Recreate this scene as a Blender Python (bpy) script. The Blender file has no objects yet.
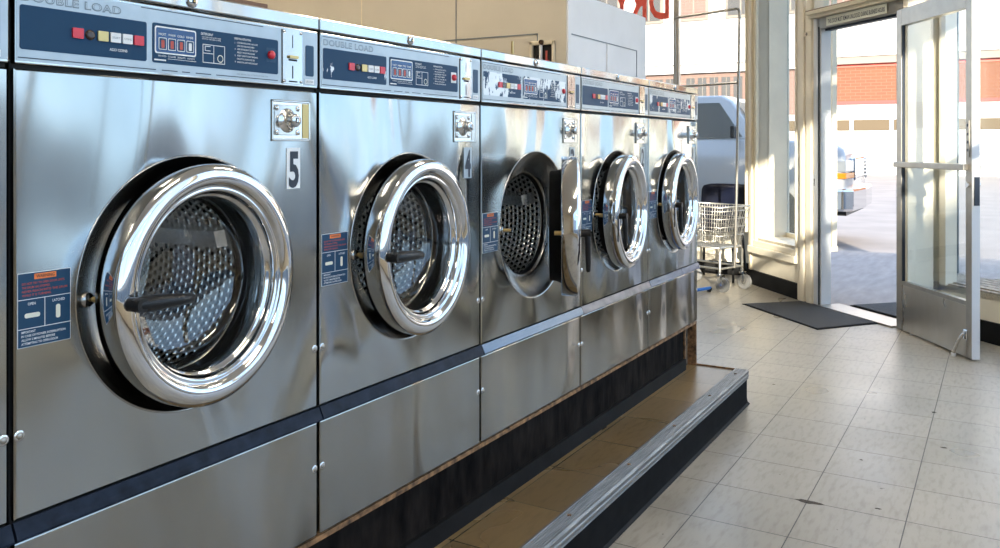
import bpy, bmesh, math, random
from math import sin, cos, pi, radians
from mathutils import Vector, Matrix
C = bpy.context.scene.collection
scene = bpy.context.scene

# ------------------------------------------------------------------ camera
cam_d = bpy.data.cameras.new('camera')
cam = bpy.data.objects.new('camera', cam_d); C.objects.link(cam)
cam.location = (0, 0, 1.205)
cam.rotation_euler = (pi/2, 0, 0.5294 - pi/2)
cam_d.sensor_width = 36; cam_d.lens = 860/1000*36
cam_d.shift_y = -0.128
cam_d.clip_start = .02; cam_d.clip_end = 500
scene.camera = cam

# ------------------------------------------------------------------ sky, sun, exposure
vs = scene.view_settings
vs.view_transform = 'Standard'; vs.look = 'None'; vs.gamma = 1; vs.exposure = 1.0; vs.use_curve_mapping = False
world = bpy.data.worlds.new('sky'); scene.world = world; world.use_nodes = True
nt = world.node_tree; nt.nodes.clear()
wo = nt.nodes.new('ShaderNodeOutputWorld'); bg = nt.nodes.new('ShaderNodeBackground')
tc = nt.nodes.new('ShaderNodeTexCoord'); sx = nt.nodes.new('ShaderNodeSeparateXYZ'); rp = nt.nodes.new('ShaderNodeValToRGB')
rp.color_ramp.elements[0].position = 0.0; rp.color_ramp.elements[0].color = (.62, .81, 1.0, 1)
rp.color_ramp.elements[1].position = .55; rp.color_ramp.elements[1].color = (.42, .58, .88, 1)
e = rp.color_ramp.elements.new(.12); e.color = (.48, .71, 1.0, 1)
nt.links.new(tc.outputs['Generated'], sx.inputs[0]); nt.links.new(sx.outputs['Z'], rp.inputs[0])
nt.links.new(rp.outputs[0], bg.inputs[0]); nt.links.new(bg.outputs[0], wo.inputs[0])
bg.inputs['Strength'].default_value = 1.5

SUN_AZ, SUN_EL = radians(25), radians(14)
sun_d = bpy.data.lights.new('sun', 'SUN'); sun = bpy.data.objects.new('sun', sun_d); C.objects.link(sun)
sd = Vector((cos(SUN_AZ)*cos(SUN_EL), sin(SUN_AZ)*cos(SUN_EL), -sin(SUN_EL)))
sun.rotation_euler = sd.to_track_quat('-Z', 'Y').to_euler(); sun.location = (-4, -4, 12)
sun_d.energy = 9.5; sun_d.color = (1.0, .90, .76); sun_d.angle = radians(.6)

# ------------------------------------------------------------------ materials
def mat(name, col, rough=.5, metal=0., noise=0., nscale=6., bump=0., bscale=40., spec=.5, emis=None, estr=0., stretch=None):
    m = bpy.data.materials.new(name); m.use_nodes = True
    n = m.node_tree; b = n.nodes['Principled BSDF']
    b.inputs['Base Color'].default_value = (*col, 1); b.inputs['Roughness'].default_value = rough
    b.inputs['Metallic'].default_value = metal; b.inputs['Specular IOR Level'].default_value = spec
    if noise or bump:
        g = n.nodes.new('ShaderNodeNewGeometry'); mp = n.nodes.new('ShaderNodeMapping')
        n.links.new(g.outputs['Position'], mp.inputs[0])
        if stretch: mp.inputs['Scale'].default_value = stretch
    if noise:
        t = n.nodes.new('ShaderNodeTexNoise'); t.inputs['Scale'].default_value = nscale; t.inputs['Detail'].default_value = 6
        n.links.new(mp.outputs[0], t.inputs['Vector'])
        mx = n.nodes.new('ShaderNodeMix'); mx.data_type = 'RGBA'
        mx.inputs['A'].default_value = (*[max(0, c*(1-noise)) for c in col], 1)
        mx.inputs['B'].default_value = (*[min(1, c*(1+noise)) for c in col], 1)
        cr = n.nodes.new('ShaderNodeMapRange'); cr.inputs[1].default_value = .3; cr.inputs[2].default_value = .7
        n.links.new(t.outputs['Fac'], cr.inputs[0]); n.links.new(cr.outputs[0], mx.inputs['Factor'])
        n.links.new(mx.outputs['Result'], b.inputs['Base Color'])
    if bump:
        t2 = n.nodes.new('ShaderNodeTexNoise'); t2.inputs['Scale'].default_value = bscale; t2.inputs['Detail'].default_value = 4
        n.links.new(mp.outputs[0], t2.inputs['Vector'])
        bp = n.nodes.new('ShaderNodeBump'); bp.inputs['Strength'].default_value = bump; bp.inputs['Distance'].default_value = .01
        n.links.new(t2.outputs['Fac'], bp.inputs['Height']); n.links.new(bp.outputs[0], b.inputs['Normal'])
    if emis: b.inputs['Emission Color'].default_value = (*emis, 1); b.inputs['Emission Strength'].default_value = estr
    return m

def steel(name, col, rough, warp=.35, brush=.003, dirt=.12, vertical=True):
    """Stainless sheet: broad sheet-metal warps, fine brushing, wiped-on grime."""
    m = bpy.data.materials.new(name); m.use_nodes = True
    n = m.node_tree; b = n.nodes['Principled BSDF']; L = n.links.new
    b.inputs['Metallic'].default_value = 1
    g = n.nodes.new('ShaderNodeNewGeometry')
    mp = n.nodes.new('ShaderNodeMapping'); mp.inputs['Scale'].default_value = (1.9, 1.9, .75); L(g.outputs['Position'], mp.inputs[0])
    t = n.nodes.new('ShaderNodeTexNoise'); t.inputs['Scale'].default_value = 2.6; t.inputs['Detail'].default_value = .6; t.inputs['Distortion'].default_value = .35
    L(mp.outputs[0], t.inputs['Vector'])
    bp = n.nodes.new('ShaderNodeBump'); bp.inputs['Strength'].default_value = warp; bp.inputs['Distance'].default_value = .05
    L(t.outputs['Fac'], bp.inputs['Height'])
    mp2 = n.nodes.new('ShaderNodeMapping'); mp2.inputs['Scale'].default_value = (260, 260, 5) if vertical else (6, 6, 320); L(g.outputs['Position'], mp2.inputs[0])
    t2 = n.nodes.new('ShaderNodeTexNoise'); t2.inputs['Scale'].default_value = 1; t2.inputs['Detail'].default_value = 3; L(mp2.outputs[0], t2.inputs['Vector'])
    bp2 = n.nodes.new('ShaderNodeBump'); bp2.inputs['Strength'].default_value = brush; bp2.inputs['Distance'].default_value = .004
    L(t2.outputs['Fac'], bp2.inputs['Height']); L(bp.outputs[0], bp2.inputs['Normal']); L(bp2.outputs[0], b.inputs['Normal'])
    mp3 = n.nodes.new('ShaderNodeMapping'); mp3.inputs['Scale'].default_value = (5, 5, 1.6); L(g.outputs['Position'], mp3.inputs[0])
    t3 = n.nodes.new('ShaderNodeTexNoise'); t3.inputs['Scale'].default_value = 1.6; t3.inputs['Detail'].default_value = 7; L(mp3.outputs[0], t3.inputs['Vector'])
    mr = n.nodes.new('ShaderNodeMapRange'); mr.inputs[1].default_value = .3; mr.inputs[2].default_value = .72
    mr.inputs[3].default_value = rough*.75; mr.inputs[4].default_value = rough*1.35
    L(t3.outputs['Fac'], mr.inputs[0]); L(mr.outputs[0], b.inputs['Roughness'])
    mx = n.nodes.new('ShaderNodeMix'); mx.data_type = 'RGBA'
    mx.inputs['A'].default_value = (*[c*(1+dirt*.4) for c in col], 1); mx.inputs['B'].default_value = (col[0]*(1-dirt*.8), col[1]*(1-dirt), col[2]*(1-dirt*1.4), 1)
    L(t3.outputs['Fac'], mx.inputs['Factor']); L(mx.outputs['Result'], b.inputs['Base Color'])
    return m

def glass(name, tint=(1, 1, 1), refl=.08, rough=0.):
    m = bpy.data.materials.new(name); m.use_nodes = True
    n = m.node_tree; n.nodes.clear(); L = n.links.new
    o = n.nodes.new('ShaderNodeOutputMaterial'); mix = n.nodes.new('ShaderNodeMixShader')
    tr = n.nodes.new('ShaderNodeBsdfTransparent'); tr.inputs[0].default_value = (*tint, 1)
    gl = n.nodes.new('ShaderNodeBsdfGlossy'); gl.inputs['Roughness'].default_value = rough
    fr = n.nodes.new('ShaderNodeLayerWeight'); fr.inputs['Blend'].default_value = .5
    pw = n.nodes.new('ShaderNodeMath'); pw.operation = 'POWER'; pw.inputs[1].default_value = 4.5; L(fr.outputs['Facing'], pw.inputs[0])
    mr = n.nodes.new('ShaderNodeMapRange'); mr.inputs[3].default_value = refl*.6; mr.inputs[4].default_value = .85
    L(pw.outputs[0], mr.inputs[0]); L(mr.outputs[0], mix.inputs[0]); L(tr.outputs[0], mix.inputs[1]); L(gl.outputs[0], mix.inputs[2])
    L(mix.outputs[0], o.inputs[0]); return m

def worn(name, col, under, amount, edge0, seed, yellow=False):
    """Printed plate with the print rubbed off in patches."""
    m = bpy.data.materials.new(name); m.use_nodes = True
    n = m.node_tree; b = n.nodes['Principled BSDF']; L = n.links.new
    g = n.nodes.new('ShaderNodeNewGeometry'); mp = n.nodes.new('ShaderNodeMapping')
    mp.inputs['Location'].default_value = (seed, seed*.7, seed*1.3); mp.inputs['Scale'].default_value = (1, 1, .45); L(g.outputs['Position'], mp.inputs[0])
    t = n.nodes.new('ShaderNodeTexNoise'); t.inputs['Scale'].default_value = 17; t.inputs['Detail'].default_value = 6; t.inputs['Roughness'].default_value = .7
    L(mp.outputs[0], t.inputs['Vector'])
    mr = n.nodes.new('ShaderNodeMapRange'); mr.inputs[1].default_value = amount; mr.inputs[2].default_value = amount+.012
    L(t.outputs['Fac'], mr.inputs[0])
    mx = n.nodes.new('ShaderNodeMix'); mx.data_type = 'RGBA'; mx.inputs['A'].default_value = (*col, 1); mx.inputs['B'].default_value = (*under, 1)
    L(mr.outputs[0], mx.inputs['Factor']); L(mx.outputs['Result'], b.inputs['Base Color'])
    L(mr.outputs[0], b.inputs['Metallic']); b.inputs['Roughness'].default_value = .45; b.inputs['Specular IOR Level'].default_value = .2
    return m

M = {}
M['steel'] = steel('brushed stainless', (.40, .425, .43), .165, warp=.95)
M['steel_low'] = steel('brushed stainless lower', (.35, .345, .325), .175, warp=.8, dirt=.2)
M['steel_lid'] = steel('polished stainless', (.50, .50, .49), .15, warp=.3, brush=.004)
M['chrome'] = mat('chrome', (.68, .69, .70), .05, 1)
M['chrome_satin'] = mat('satin chrome', (.70, .70, .69), .2, 1)
M['funnel'] = mat('portal steel', (.40, .38, .35), .20, 1)
M['drum'] = None
M['plate'] = mat('pale grey faceplate', (.40, .45, .475), .34, .5, noise=.06, nscale=30)
M['navy'] = mat('navy print', (.013, .055, .115), .35, spec=.3)
M['navy_strip'] = mat('navy vinyl strip', (.010, .015, .027), .38, spec=.12, noise=.5, nscale=30, bump=.06, bscale=50)
M['white'] = mat('white print', (.78, .80, .80), .45)
M['ink'] = mat('dark ink', (.012, .02, .035), .4)
M['greyink'] = mat('grey ink', (.16, .19, .21), .4)
M['black'] = mat('black plastic', (.010, .010, .010), .38, spec=.3)
M['rubber'] = mat('black rubber', (.008, .008, .008), .8, noise=.3, nscale=20, spec=.08)
M['red'] = mat('red plastic', (.62, .03, .05), .3)
M['orange'] = mat('orange print', (.85, .22, .05), .5)
M['redink'] = mat('red ink', (.50, .08, .05), .5)
M['cream'] = mat('cream print', (.72, .72, .60), .5)
M['brass'] = mat('brass', (.52, .38, .16), .3, .8)
M['brownknob'] = mat('dark brown lens', (.05, .03, .02), .15)
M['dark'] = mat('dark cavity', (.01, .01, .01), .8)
M['gap_shade'] = mat('gap shade', (.02, .018, .016), .8)
M['glass'] = glass('window glass', (.97, .985, .98), .05)
M['lens'] = glass('door lens glass', (.93, .95, .95), .15)
M['frost'] = mat('hazy pale side glass', (.74, .80, .80), .35)
M['screen'] = mat('program display', (.02, .07, .20), .15)
M['beige'] = mat('beige painted wall', (.52, .475, .385), .6, noise=.05, nscale=3, bump=.03, bscale=30)
M['whitewall'] = mat('white painted board', (.74, .75, .76), .5, noise=.04, nscale=4)
M['trim'] = mat('cream painted wood', (.68, .60, .44), .42, noise=.05, nscale=8, bump=.06, bscale=25)
M['trimw'] = mat('worn ivory painted wood', (.78, .71, .57), .45, noise=.06, nscale=5, bump=.08, bscale=22)
M['ceiling'] = mat('ceiling white', (.78, .77, .73), .8)
M['cove'] = mat('black cove base', (.010, .010, .010), .6, noise=.3, nscale=9, spec=.12)
M['alu'] = mat('bronze grey aluminium', (.38, .355, .315), .30, .85, noise=.06, nscale=20)
M['alu_w'] = mat('bright aluminium edge', (.66, .68, .70), .35, .15)
M['wirewhite'] = mat('worn chrome wire', (.36, .35, .32), .3, .8)
M['castor'] = mat('grey castor rubber', (.20, .20, .195), .8, spec=.1)
M['chairblue'] = mat('navy chair plastic', (.008, .012, .035), .35)
M['bluepaint'] = mat('blue painted tube', (.02, .12, .42), .3)
M['letter'] = mat('red window lettering', (.60, .055, .03), .5)
M['mat'] = mat('charcoal ribbed mat', (.035, .035, .034), .85, noise=.35, nscale=120, bump=.5, bscale=160)
M['deck'] = mat('weathered grey boards', (.30, .26, .21), .75, noise=.35, nscale=7, bump=.2, bscale=30, stretch=(1, 5, 1))
M['brownboard'] = mat('brown hardboard', (.17, .09, .05), .6)
M['carpaint'] = mat('silver white car paint', (.36, .345, .33), .2, .15, spec=.7)
M['carglass'] = mat('car glass', (.13, .135, .13), .08, 0, spec=.6)
M['amber'] = mat('amber lens', (.55, .17, .01), .25)
M['lamp'] = mat('clear headlight', (.30, .31, .32), .15, .3)
M['tyre'] = mat('tyre', (.02, .02, .02), .8)
M['stucco'] = mat('white stucco', (.55, .53, .50), .8, noise=.03, nscale=1)
M['bluewall'] = mat('pale building side', (.50, .55, .60), .8)
M['winframe'] = mat('tan window frame', (.19, .16, .13), .7)
M['winglass'] = mat('old window panes', (.07, .065, .06), .35)
M['rust'] = mat('rusty scratched edge', (.22, .115, .05), .7, .2, noise=.8, nscale=45, bump=.3, bscale=60)
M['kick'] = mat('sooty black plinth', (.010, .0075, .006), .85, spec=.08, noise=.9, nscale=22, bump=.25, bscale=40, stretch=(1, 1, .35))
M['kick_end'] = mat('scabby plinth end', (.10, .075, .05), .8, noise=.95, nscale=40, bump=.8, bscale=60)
M['tube'] = mat('fluorescent diffuser', (.9, .9, .9), .5, emis=(1, .86, .68), estr=21)

_n = M['frost'].node_tree; _t = _n.nodes.new('ShaderNodeBsdfTranslucent'); _t.inputs[0].default_value = (.70, .76, .76, 1)
_x = _n.nodes.new('ShaderNodeMixShader'); _x.inputs[0].default_value = .5
_n.links.new(_n.nodes['Principled BSDF'].outputs[0], _x.inputs[1]); _n.links.new(_t.outputs[0], _x.inputs[2]); _n.links.new(_x.outputs[0], _n.nodes['Material Output'].inputs[0])

def drum_mat():
    m = bpy.data.materials.new('perforated drum steel'); m.use_nodes = True
    n = m.node_tree; b = n.nodes['Principled BSDF']; L = n.links.new
    b.inputs['Metallic'].default_value = 1; b.inputs['Roughness'].default_value = .22
    uv = n.nodes.new('ShaderNodeUVMap'); sp = n.nodes.new('ShaderNodeSeparateXYZ'); L(uv.outputs[0], sp.inputs[0])
    def math_(op, a, bb=None):
        q = n.nodes.new('ShaderNodeMath'); q.operation = op
        for k, v in ((0, a), (1, bb)):
            if v is None: continue
            if isinstance(v, (int, float)): q.inputs[k].default_value = v
            else: L(v, q.inputs[k])
        return q.outputs[0]
    S = .0195
    def lattice(du, dv):
        u = math_('ADD', sp.outputs[0], du); v = math_('ADD', sp.outputs[1], dv)
        fu = math_('SUBTRACT', math_('FRACT', math_('DIVIDE', u, S)), .5)
        fv = math_('MULTIPLY', math_('SUBTRACT', math_('FRACT', math_('DIVIDE', v, S*1.732)), .5), 1.732)
        return math_('SQRT', math_('ADD', math_('MULTIPLY', fu, fu), math_('MULTIPLY', fv, fv)))
    d = math_('MINIMUM', lattice(0, 0), lattice(S/2, S*.866))
    mr = n.nodes.new('ShaderNodeMapRange'); mr.inputs[1].default_value = .25; mr.inputs[2].default_value = .31; L(d, mr.inputs[0])
    mx = n.nodes.new('ShaderNodeMix'); mx.data_type = 'RGBA'; mx.inputs['A'].default_value = (.015, .014, .013, 1); mx.inputs['B'].default_value = (.72, .69, .64, 1)
    L(mr.outputs[0], mx.inputs['Factor']); L(mx.outputs['Result'], b.inputs['Base Color'])
    mr2 = n.nodes.new('ShaderNodeMapRange'); mr2.inputs[1].default_value = .2; mr2.inputs[2].default_value = .5; L(d, mr2.inputs[0])
    bp = n.nodes.new('ShaderNodeBump'); bp.inputs['Strength'].default_value = .8; bp.inputs['Distance'].default_value = .003
    L(mr2.outputs[0], bp.inputs['Height']); L(bp.outputs[0], b.inputs['Normal'])
    return m
M['drum'] = drum_mat()

def floor_mat(name, base, var, line, ox, oy, ts, rough, streak=True):
    m = bpy.data.materials.new(name); m.use_nodes = True
    n = m.node_tree; b = n.nodes['Principled BSDF']; L = n.links.new
    g = n.nodes.new('ShaderNodeNewGeometry'); mp = n.nodes.new('ShaderNodeMapping')
    mp.inputs['Location'].default_value = (-ox, -oy, 0); L(g.outputs['Position'], mp.inputs[0])
    br = n.nodes.new('ShaderNodeTexBrick'); br.offset = 0; br.squash = 1
    br.inputs['Scale'].default_value = 1; br.inputs['Brick Width'].default_value = ts; br.inputs['Row Height'].default_value = ts
    br.inputs['Mortar Size'].default_value = .0019; br.inputs['Mortar Smooth'].default_value = .1; br.inputs['Bias'].default_value = 0
    br.inputs['Color1'].default_value = (*base, 1); br.inputs['Color2'].default_value = (*[c*var for c in base], 1); br.inputs['Mortar'].default_value = (*line, 1)
    L(mp.outputs[0], br.inputs['Vector'])
    # marbled streaks inside the vinyl
    mp2 = n.nodes.new('ShaderNodeMapping'); mp2.inputs['Scale'].default_value = (14, 55, 1); L(g.outputs['Position'], mp2.inputs[0])
    t = n.nodes.new('ShaderNodeTexNoise'); t.inputs['Scale'].default_value = 1; t.inputs['Detail'].default_value = 5; L(mp2.outputs[0], t.inputs['Vector'])
    mx = n.nodes.new('ShaderNodeMix'); mx.data_type = 'RGBA'; mx.blend_type = 'MULTIPLY'
    cr = n.nodes.new('ShaderNodeValToRGB'); cr.color_ramp.elements[0].position = .30; cr.color_ramp.elements[0].color = (.72, .70, .66, 1)
    cr.color_ramp.elements[1].position = .52; cr.color_ramp.elements[1].color = (1, 1, 1, 1)
    L(t.outputs['Fac'], cr.inputs[0]); mx.inputs['Factor'].default_value = .7; L(br.outputs['Color'], mx.inputs['A']); L(cr.outputs[0], mx.inputs['B'])
    # traffic grime patches
    t3 = n.nodes.new('ShaderNodeTexNoise'); t3.inputs['Scale'].default_value = 1.7; t3.inputs['Detail'].default_value = 2.5; L(g.outputs['Position'], t3.inputs['Vector'])
    cr3 = n.nodes.new('ShaderNodeValToRGB'); cr3.color_ramp.interpolation = 'EASE'; cr3.color_ramp.elements[0].position = .30; cr3.color_ramp.elements[0].color = (.78, .77, .75, 1)
    cr3.color_ramp.elements[1].position = .60; cr3.color_ramp.elements[1].color = (1, 1, 1, 1); L(t3.outputs['Fac'], cr3.inputs[0])
    mx3 = n.nodes.new('ShaderNodeMix'); mx3.data_type = 'RGBA'; mx3.blend_type = 'MULTIPLY'; mx3.inputs['Factor'].default_value = .8
    L(mx.outputs['Result'], mx3.inputs['A']); L(cr3.outputs[0], mx3.inputs['B'])
    # nicks
    t4 = n.nodes.new('ShaderNodeTexNoise'); t4.inputs['Scale'].default_value = 26; t4.inputs['Detail'].default_value = 2; L(g.outputs['Position'], t4.inputs['Vector'])
    cr4 = n.nodes.new('ShaderNodeValToRGB'); cr4.color_ramp.elements[0].position = .225; cr4.color_ramp.elements[0].color = (.10, .08, .06, 1)
    cr4.color_ramp.elements[1].position = .25; cr4.color_ramp.elements[1].color = (1, 1, 1, 1); L(t4.outputs['Fac'], cr4.inputs[0])
    mx4 = n.nodes.new('ShaderNodeMix'); mx4.data_type = 'RGBA'; mx4.blend_type = 'MULTIPLY'; mx4.inputs['Factor'].default_value = .8
    L(mx3.outputs['Result'], mx4.inputs['A']); L(cr4.outputs[0], mx4.inputs['B']); L(mx4.outputs['Result'], b.inputs['Base Color'])
    mr = n.nodes.new('ShaderNodeMapRange'); mr.interpolation_type = 'SMOOTHSTEP'; mr.inputs[1].default_value = .2; mr.inputs[2].default_value = .8; mr.inputs[3].default_value = rough*.85; mr.inputs[4].default_value = rough*1.4
    L(t3.outputs['Fac'], mr.inputs[0]); L(mr.outputs[0], b.inputs['Roughness'])
    bp = n.nodes.new('ShaderNodeBump'); bp.inputs['Strength'].default_value = .25; bp.inputs['Distance'].default_value = .002
    mth = n.nodes.new('ShaderNodeMath'); mth.operation = 'SUBTRACT'; mth.inputs[0].default_value = 1; L(br.outputs['Fac'], mth.inputs[1])
    L(mth.outputs[0], bp.inputs['Height']); L(bp.outputs[0], b.inputs['Normal'])
    return m
TS = .3048
M['floor'] = floor_mat('vinyl floor tiles', (.375, .338, .272), .93, (.05, .042, .032), 3.04, .8787, TS, .30)
M['steptile'] = floor_mat('tan step tiles', (.23, .155, .072), .70, (.05, .045, .02), 4.05, 1.268, TS, .26)

def brick_mat(name, a, b_, mortar, w, h):
    m = bpy.data.materials.new(name); m.use_nodes = True
    n = m.node_tree; b = n.nodes['Principled BSDF']; L = n.links.new
    g = n.nodes.new('ShaderNodeNewGeometry'); s = n.nodes.new('ShaderNodeSeparateXYZ'); c = n.nodes.new('ShaderNodeCombineXYZ')
    L(g.outputs['Position'], s.inputs[0]); L(s.outputs['Y'], c.inputs['X']); L(s.outputs['Z'], c.inputs['Y'])
    br = n.nodes.new('ShaderNodeTexBrick'); br.inputs['Scale'].default_value = 1; br.inputs['Brick Width'].default_value = w; br.inputs['Row Height'].default_value = h
    br.inputs['Mortar Size'].default_value = .012
    br.inputs['Color1'].default_value = (*a, 1); br.inputs['Color2'].default_value = (*b_, 1); br.inputs['Mortar'].default_value = (*mortar, 1)
    L(c.outputs[0], br.inputs['Vector']); L(br.outputs['Color'], b.inputs['Base Color']); b.inputs['Roughness'].default_value = .85
    return m
M['brick'] = brick_mat('orange brick', (.15, .058, .028), (.135, .052, .026), (.17, .088, .055), .45, .15)
M['pinkbrick'] = brick_mat('faded pink brick', (.17, .105, .085), (.16, .10, .08), (.20, .14, .115), .45, .15)
M['street'] = mat('pale worn street', (.27, .235, .21), .9, noise=.12, nscale=1.2, bump=.05, bscale=8)
M['asphalt'] = mat('dark side street asphalt', (.10, .10, .10), .9, noise=.2, nscale=3)
M['sidewalk'] = mat('weathered pavement', (.33, .275, .24), .85, noise=.15, nscale=3, bump=.05, bscale=20, stretch=(1, 4, 1))

# ------------------------------------------------------------------ mesh builder
class MB:
    def __init__(s): s.v = []; s.f = []; s.mi = []; s.sm = []; s.mats = []; s.T = Matrix(); s.uv = {}
    def m(s, mt):
        if mt not in s.mats: s.mats.append(mt)
        return s.mats.index(mt)
    def add(s, vs, fs, mt, smooth=False, uvs=None):
        o = len(s.v); k = s.m(mt)
        s.v += [tuple(s.T @ Vector(v)) for v in vs]
        for i, f in enumerate(fs):
            if uvs: s.uv[len(s.f)] = uvs[i]
            s.f.append([o+q for q in f]); s.mi.append(k); s.sm.append(smooth)
    def box(s, a, b, mt, bev=0.):
        x0, y0, z0 = [min(p, q) for p, q in zip(a, b)]; x1, y1, z1 = [max(p, q) for p, q in zip(a, b)]
        if bev <= 0:
            s.add([(x0, y0, z0), (x1, y0, z0), (x1, y1, z0), (x0, y1, z0), (x0, y0, z1), (x1, y0, z1), (x1, y1, z1), (x0, y1, z1)],
                  [(0, 3, 2, 1), (4, 5, 6, 7), (0, 1, 5, 4), (1, 2, 6, 5), (2, 3, 7, 6), (3, 0, 4, 7)], mt); return
        bm = bmesh.new(); bmesh.ops.create_cube(bm, size=1)
        for v in bm.verts: v.co = Vector(((x0+x1)/2+v.co.x*(x1-x0), (y0+y1)/2+v.co.y*(y1-y0), (z0+z1)/2+v.co.z*(z1-z0)))
        bev = min(bev, .49*min(x1-x0, y1-y0, z1-z0))
        bmesh.ops.bevel(bm, geom=bm.edges[:], offset=bev, segments=2, affect='EDGES', profile=.5)
        s.bm(bm, mt)
    def bm(s, bm, mt, smooth=False):
        bm.verts.index_update()
        s.add([v.co.copy() for v in bm.verts], [[v.index for v in f.verts] for f in bm.faces], mt, smooth); bm.free()
    def revolve(s, prof, mt, n=72, cx=0, cz=0, uvscale=False, smooth=True, mats=None):
        """profile of (radius, out); out grows towards -y (out of the machine front)"""
        vs = []; N = len(prof)
        for i in range(n):
            a = 2*pi*i/n
            for r, o in prof: vs.append((cx+r*cos(a), -o, cz+r*sin(a)))
        for j in range(N-1):
            fs = []; uvs = []; mt_ = mats[j] if mats else mt
            ln = [0]
            for i in range(n):
                i2 = (i+1) % n
                fs.append((i*N+j, i2*N+j, i2*N+j+1, i*N+j+1))
                if uvscale:
                    R = max(p[0] for p in prof); u0 = 2*pi*R*i/n; u1 = 2*pi*R*(i+1)/n
                    va = -prof[j][1]-prof[j][0]; vb = -prof[j+1][1]-prof[j+1][0]
                    uvs.append([(u0, va), (u1, va), (u1, vb), (u0, vb)])
            o = len(s.v) if j == 0 else o
            if j == 0: s.v += [tuple(s.T @ Vector(v)) for v in vs]
            k = s.m(mt_)
            for q, f in enumerate(fs):
                if uvscale: s.uv[len(s.f)] = uvs[q]
                s.f.append([o+w for w in f]); s.mi.append(k); s.sm.append(smooth)
    def disc(s, r, out, mt, cx=0, cz=0, n=48, uv=False):
        vs = [(cx+r*cos(2*pi*i/n), -out, cz+r*sin(2*pi*i/n)) for i in range(n)]
        s.add(vs, [tuple(range(n))], mt, uvs=[[(v[0], v[2]) for v in vs]] if uv else None)
    def cyl(s, p0, p1, r0, mt, r1=None, n=16, cap=True, smooth=True):
        r1 = r0 if r1 is None else r1
        s.tube([p0, p1], [r0, r1], mt, n, cap, smooth)
    def tube(s, pts, r, mt, n=10, cap=True, smooth=True):
        pts = [Vector(p) for p in pts]; rs = r if isinstance(r, (list, tuple)) else [r]*len(pts)
        up = None; vs = []
        for i, p in enumerate(pts):
            d = (pts[min(i+1, len(pts)-1)]-pts[max(i-1, 0)]).normalized()
            if up is None:
                up = Vector((0, 0, 1)) if abs(d.z) < .9 else Vector((1, 0, 0))
            a = d.cross(up).normalized(); b = a.cross(d).normalized(); up = b
            for k in range(n):
                t = 2*pi*k/n; vs.append(p+(a*cos(t)+b*sin(t))*rs[i])
        fs = []
        for i in range(len(pts)-1):
            for k in range(n): fs.append((i*n+k, i*n+(k+1) % n, (i+1)*n+(k+1) % n, (i+1)*n+k))
        s.add(vs, fs, mt, smooth)
        if cap:
            s.add(vs[:n], [tuple(range(n))][::-1], mt); s.add(vs[-n:], [tuple(reversed(range(n)))], mt)
    def prism(s, poly, z0, z1, mt):
        n = len(poly); vs = [(x, y, z0) for x, y in poly]+[(x, y, z1) for x, y in poly]
        fs = [tuple(reversed(range(n))), tuple(range(n, 2*n))]+[(i, (i+1) % n, n+(i+1) % n, n+i) for i in range(n)]
        s.add(vs, fs, mt)
    def ext(s, prof, x0, x1, mt):      # profile of (y,z) extruded along x
        n = len(prof); vs = [(x0, y, z) for y, z in prof]+[(x1, y, z) for y, z in prof]
        fs = [tuple(range(n)), tuple(reversed(range(n, 2*n)))]+[(i, n+i, n+(i+1) % n, (i+1) % n) for i in range(n)]
        s.add(vs, fs, mt)
    def text(s, txt, x, z, h, mt, out, w=None, off=0., sp=1., line=1., align='LEFT', mirror=False):
        """text on the front plane: x right, z baseline, h cap height, w forces a width"""
        cu = bpy.data.curves.new('t', 'FONT'); cu.body = txt; cu.size = 1; cu.resolution_u = 3; cu.offset = off; cu.space_character = sp; cu.space_line = line; cu.align_x = align
        ob = bpy.data.objects.new('t', cu); C.objects.link(ob); dg = bpy.context.evaluated_depsgraph_get(); dg.update()
        me = bpy.data.meshes.new_from_object(ob.evaluated_get(dg))
        vs = [v.co.copy() for v in me.vertices]; fs = [list(p.vertices) for p in me.polygons]
        bpy.data.objects.remove(ob); bpy.data.meshes.remove(me); bpy.data.curves.remove(cu)
        if not vs: return
        xa = min(v.x for v in vs); xb = max(v.x for v in vs); k = h/.73
        kx = (w/(xb-xa)) if w else k
        s.add([(x+((xb-v.x) if mirror else (v.x-xa))*kx if align == 'LEFT' else x+v.x*kx, -out, z+v.y*k) for v in vs], fs, mt)
    def rrect(s, x0, z0, x1, z1, r, mt, out, thick=.0008, n=5):
        p = []
        for cx, cz, a0 in ((x1-r, z1-r, 0), (x0+r, z1-r, 90), (x0+r, z0+r, 180), (x1-r, z0+r, 270)):
            for k in range(n+1):
                a = radians(a0+90*k/n); p.append((cx+r*cos(a), cz+r*sin(a)))
        N = len(p); vs = [(x, -out, z) for x, z in p]+[(x, -out+thick, z) for x, z in p]
        s.add(vs, [tuple(reversed(range(N)))]+[(i, (i+1) % N, N+(i+1) % N, N+i) for i in range(N)], mt)
    def obj(s, name, parent=None, loc=None, rot=None, bev=None):
        me = bpy.data.meshes.new(name); me.from_pydata(s.v, [], s.f)
        for m_ in s.mats: me.materials.append(m_)
        me.polygons.foreach_set('material_index', s.mi); me.polygons.foreach_set('use_smooth', s.sm)
        if s.uv:
            ul = me.uv_layers.new(name='UVMap')
            for pi_, uvs in s.uv.items():
                for li, uvv in zip(me.polygons[pi_].loop_indices, uvs): ul.data[li].uv = uvv
        me.update(); o = bpy.data.objects.new(name, me); C.objects.link(o)
        if parent: o.parent = parent
        if loc: o.location = loc
        if rot: o.rotation_euler = rot
        if bev:
            md = o.modifiers.new('bevel', 'BEVEL'); md.width = bev; md.segments = 2; md.limit_method = 'ANGLE'
        return o

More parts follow.
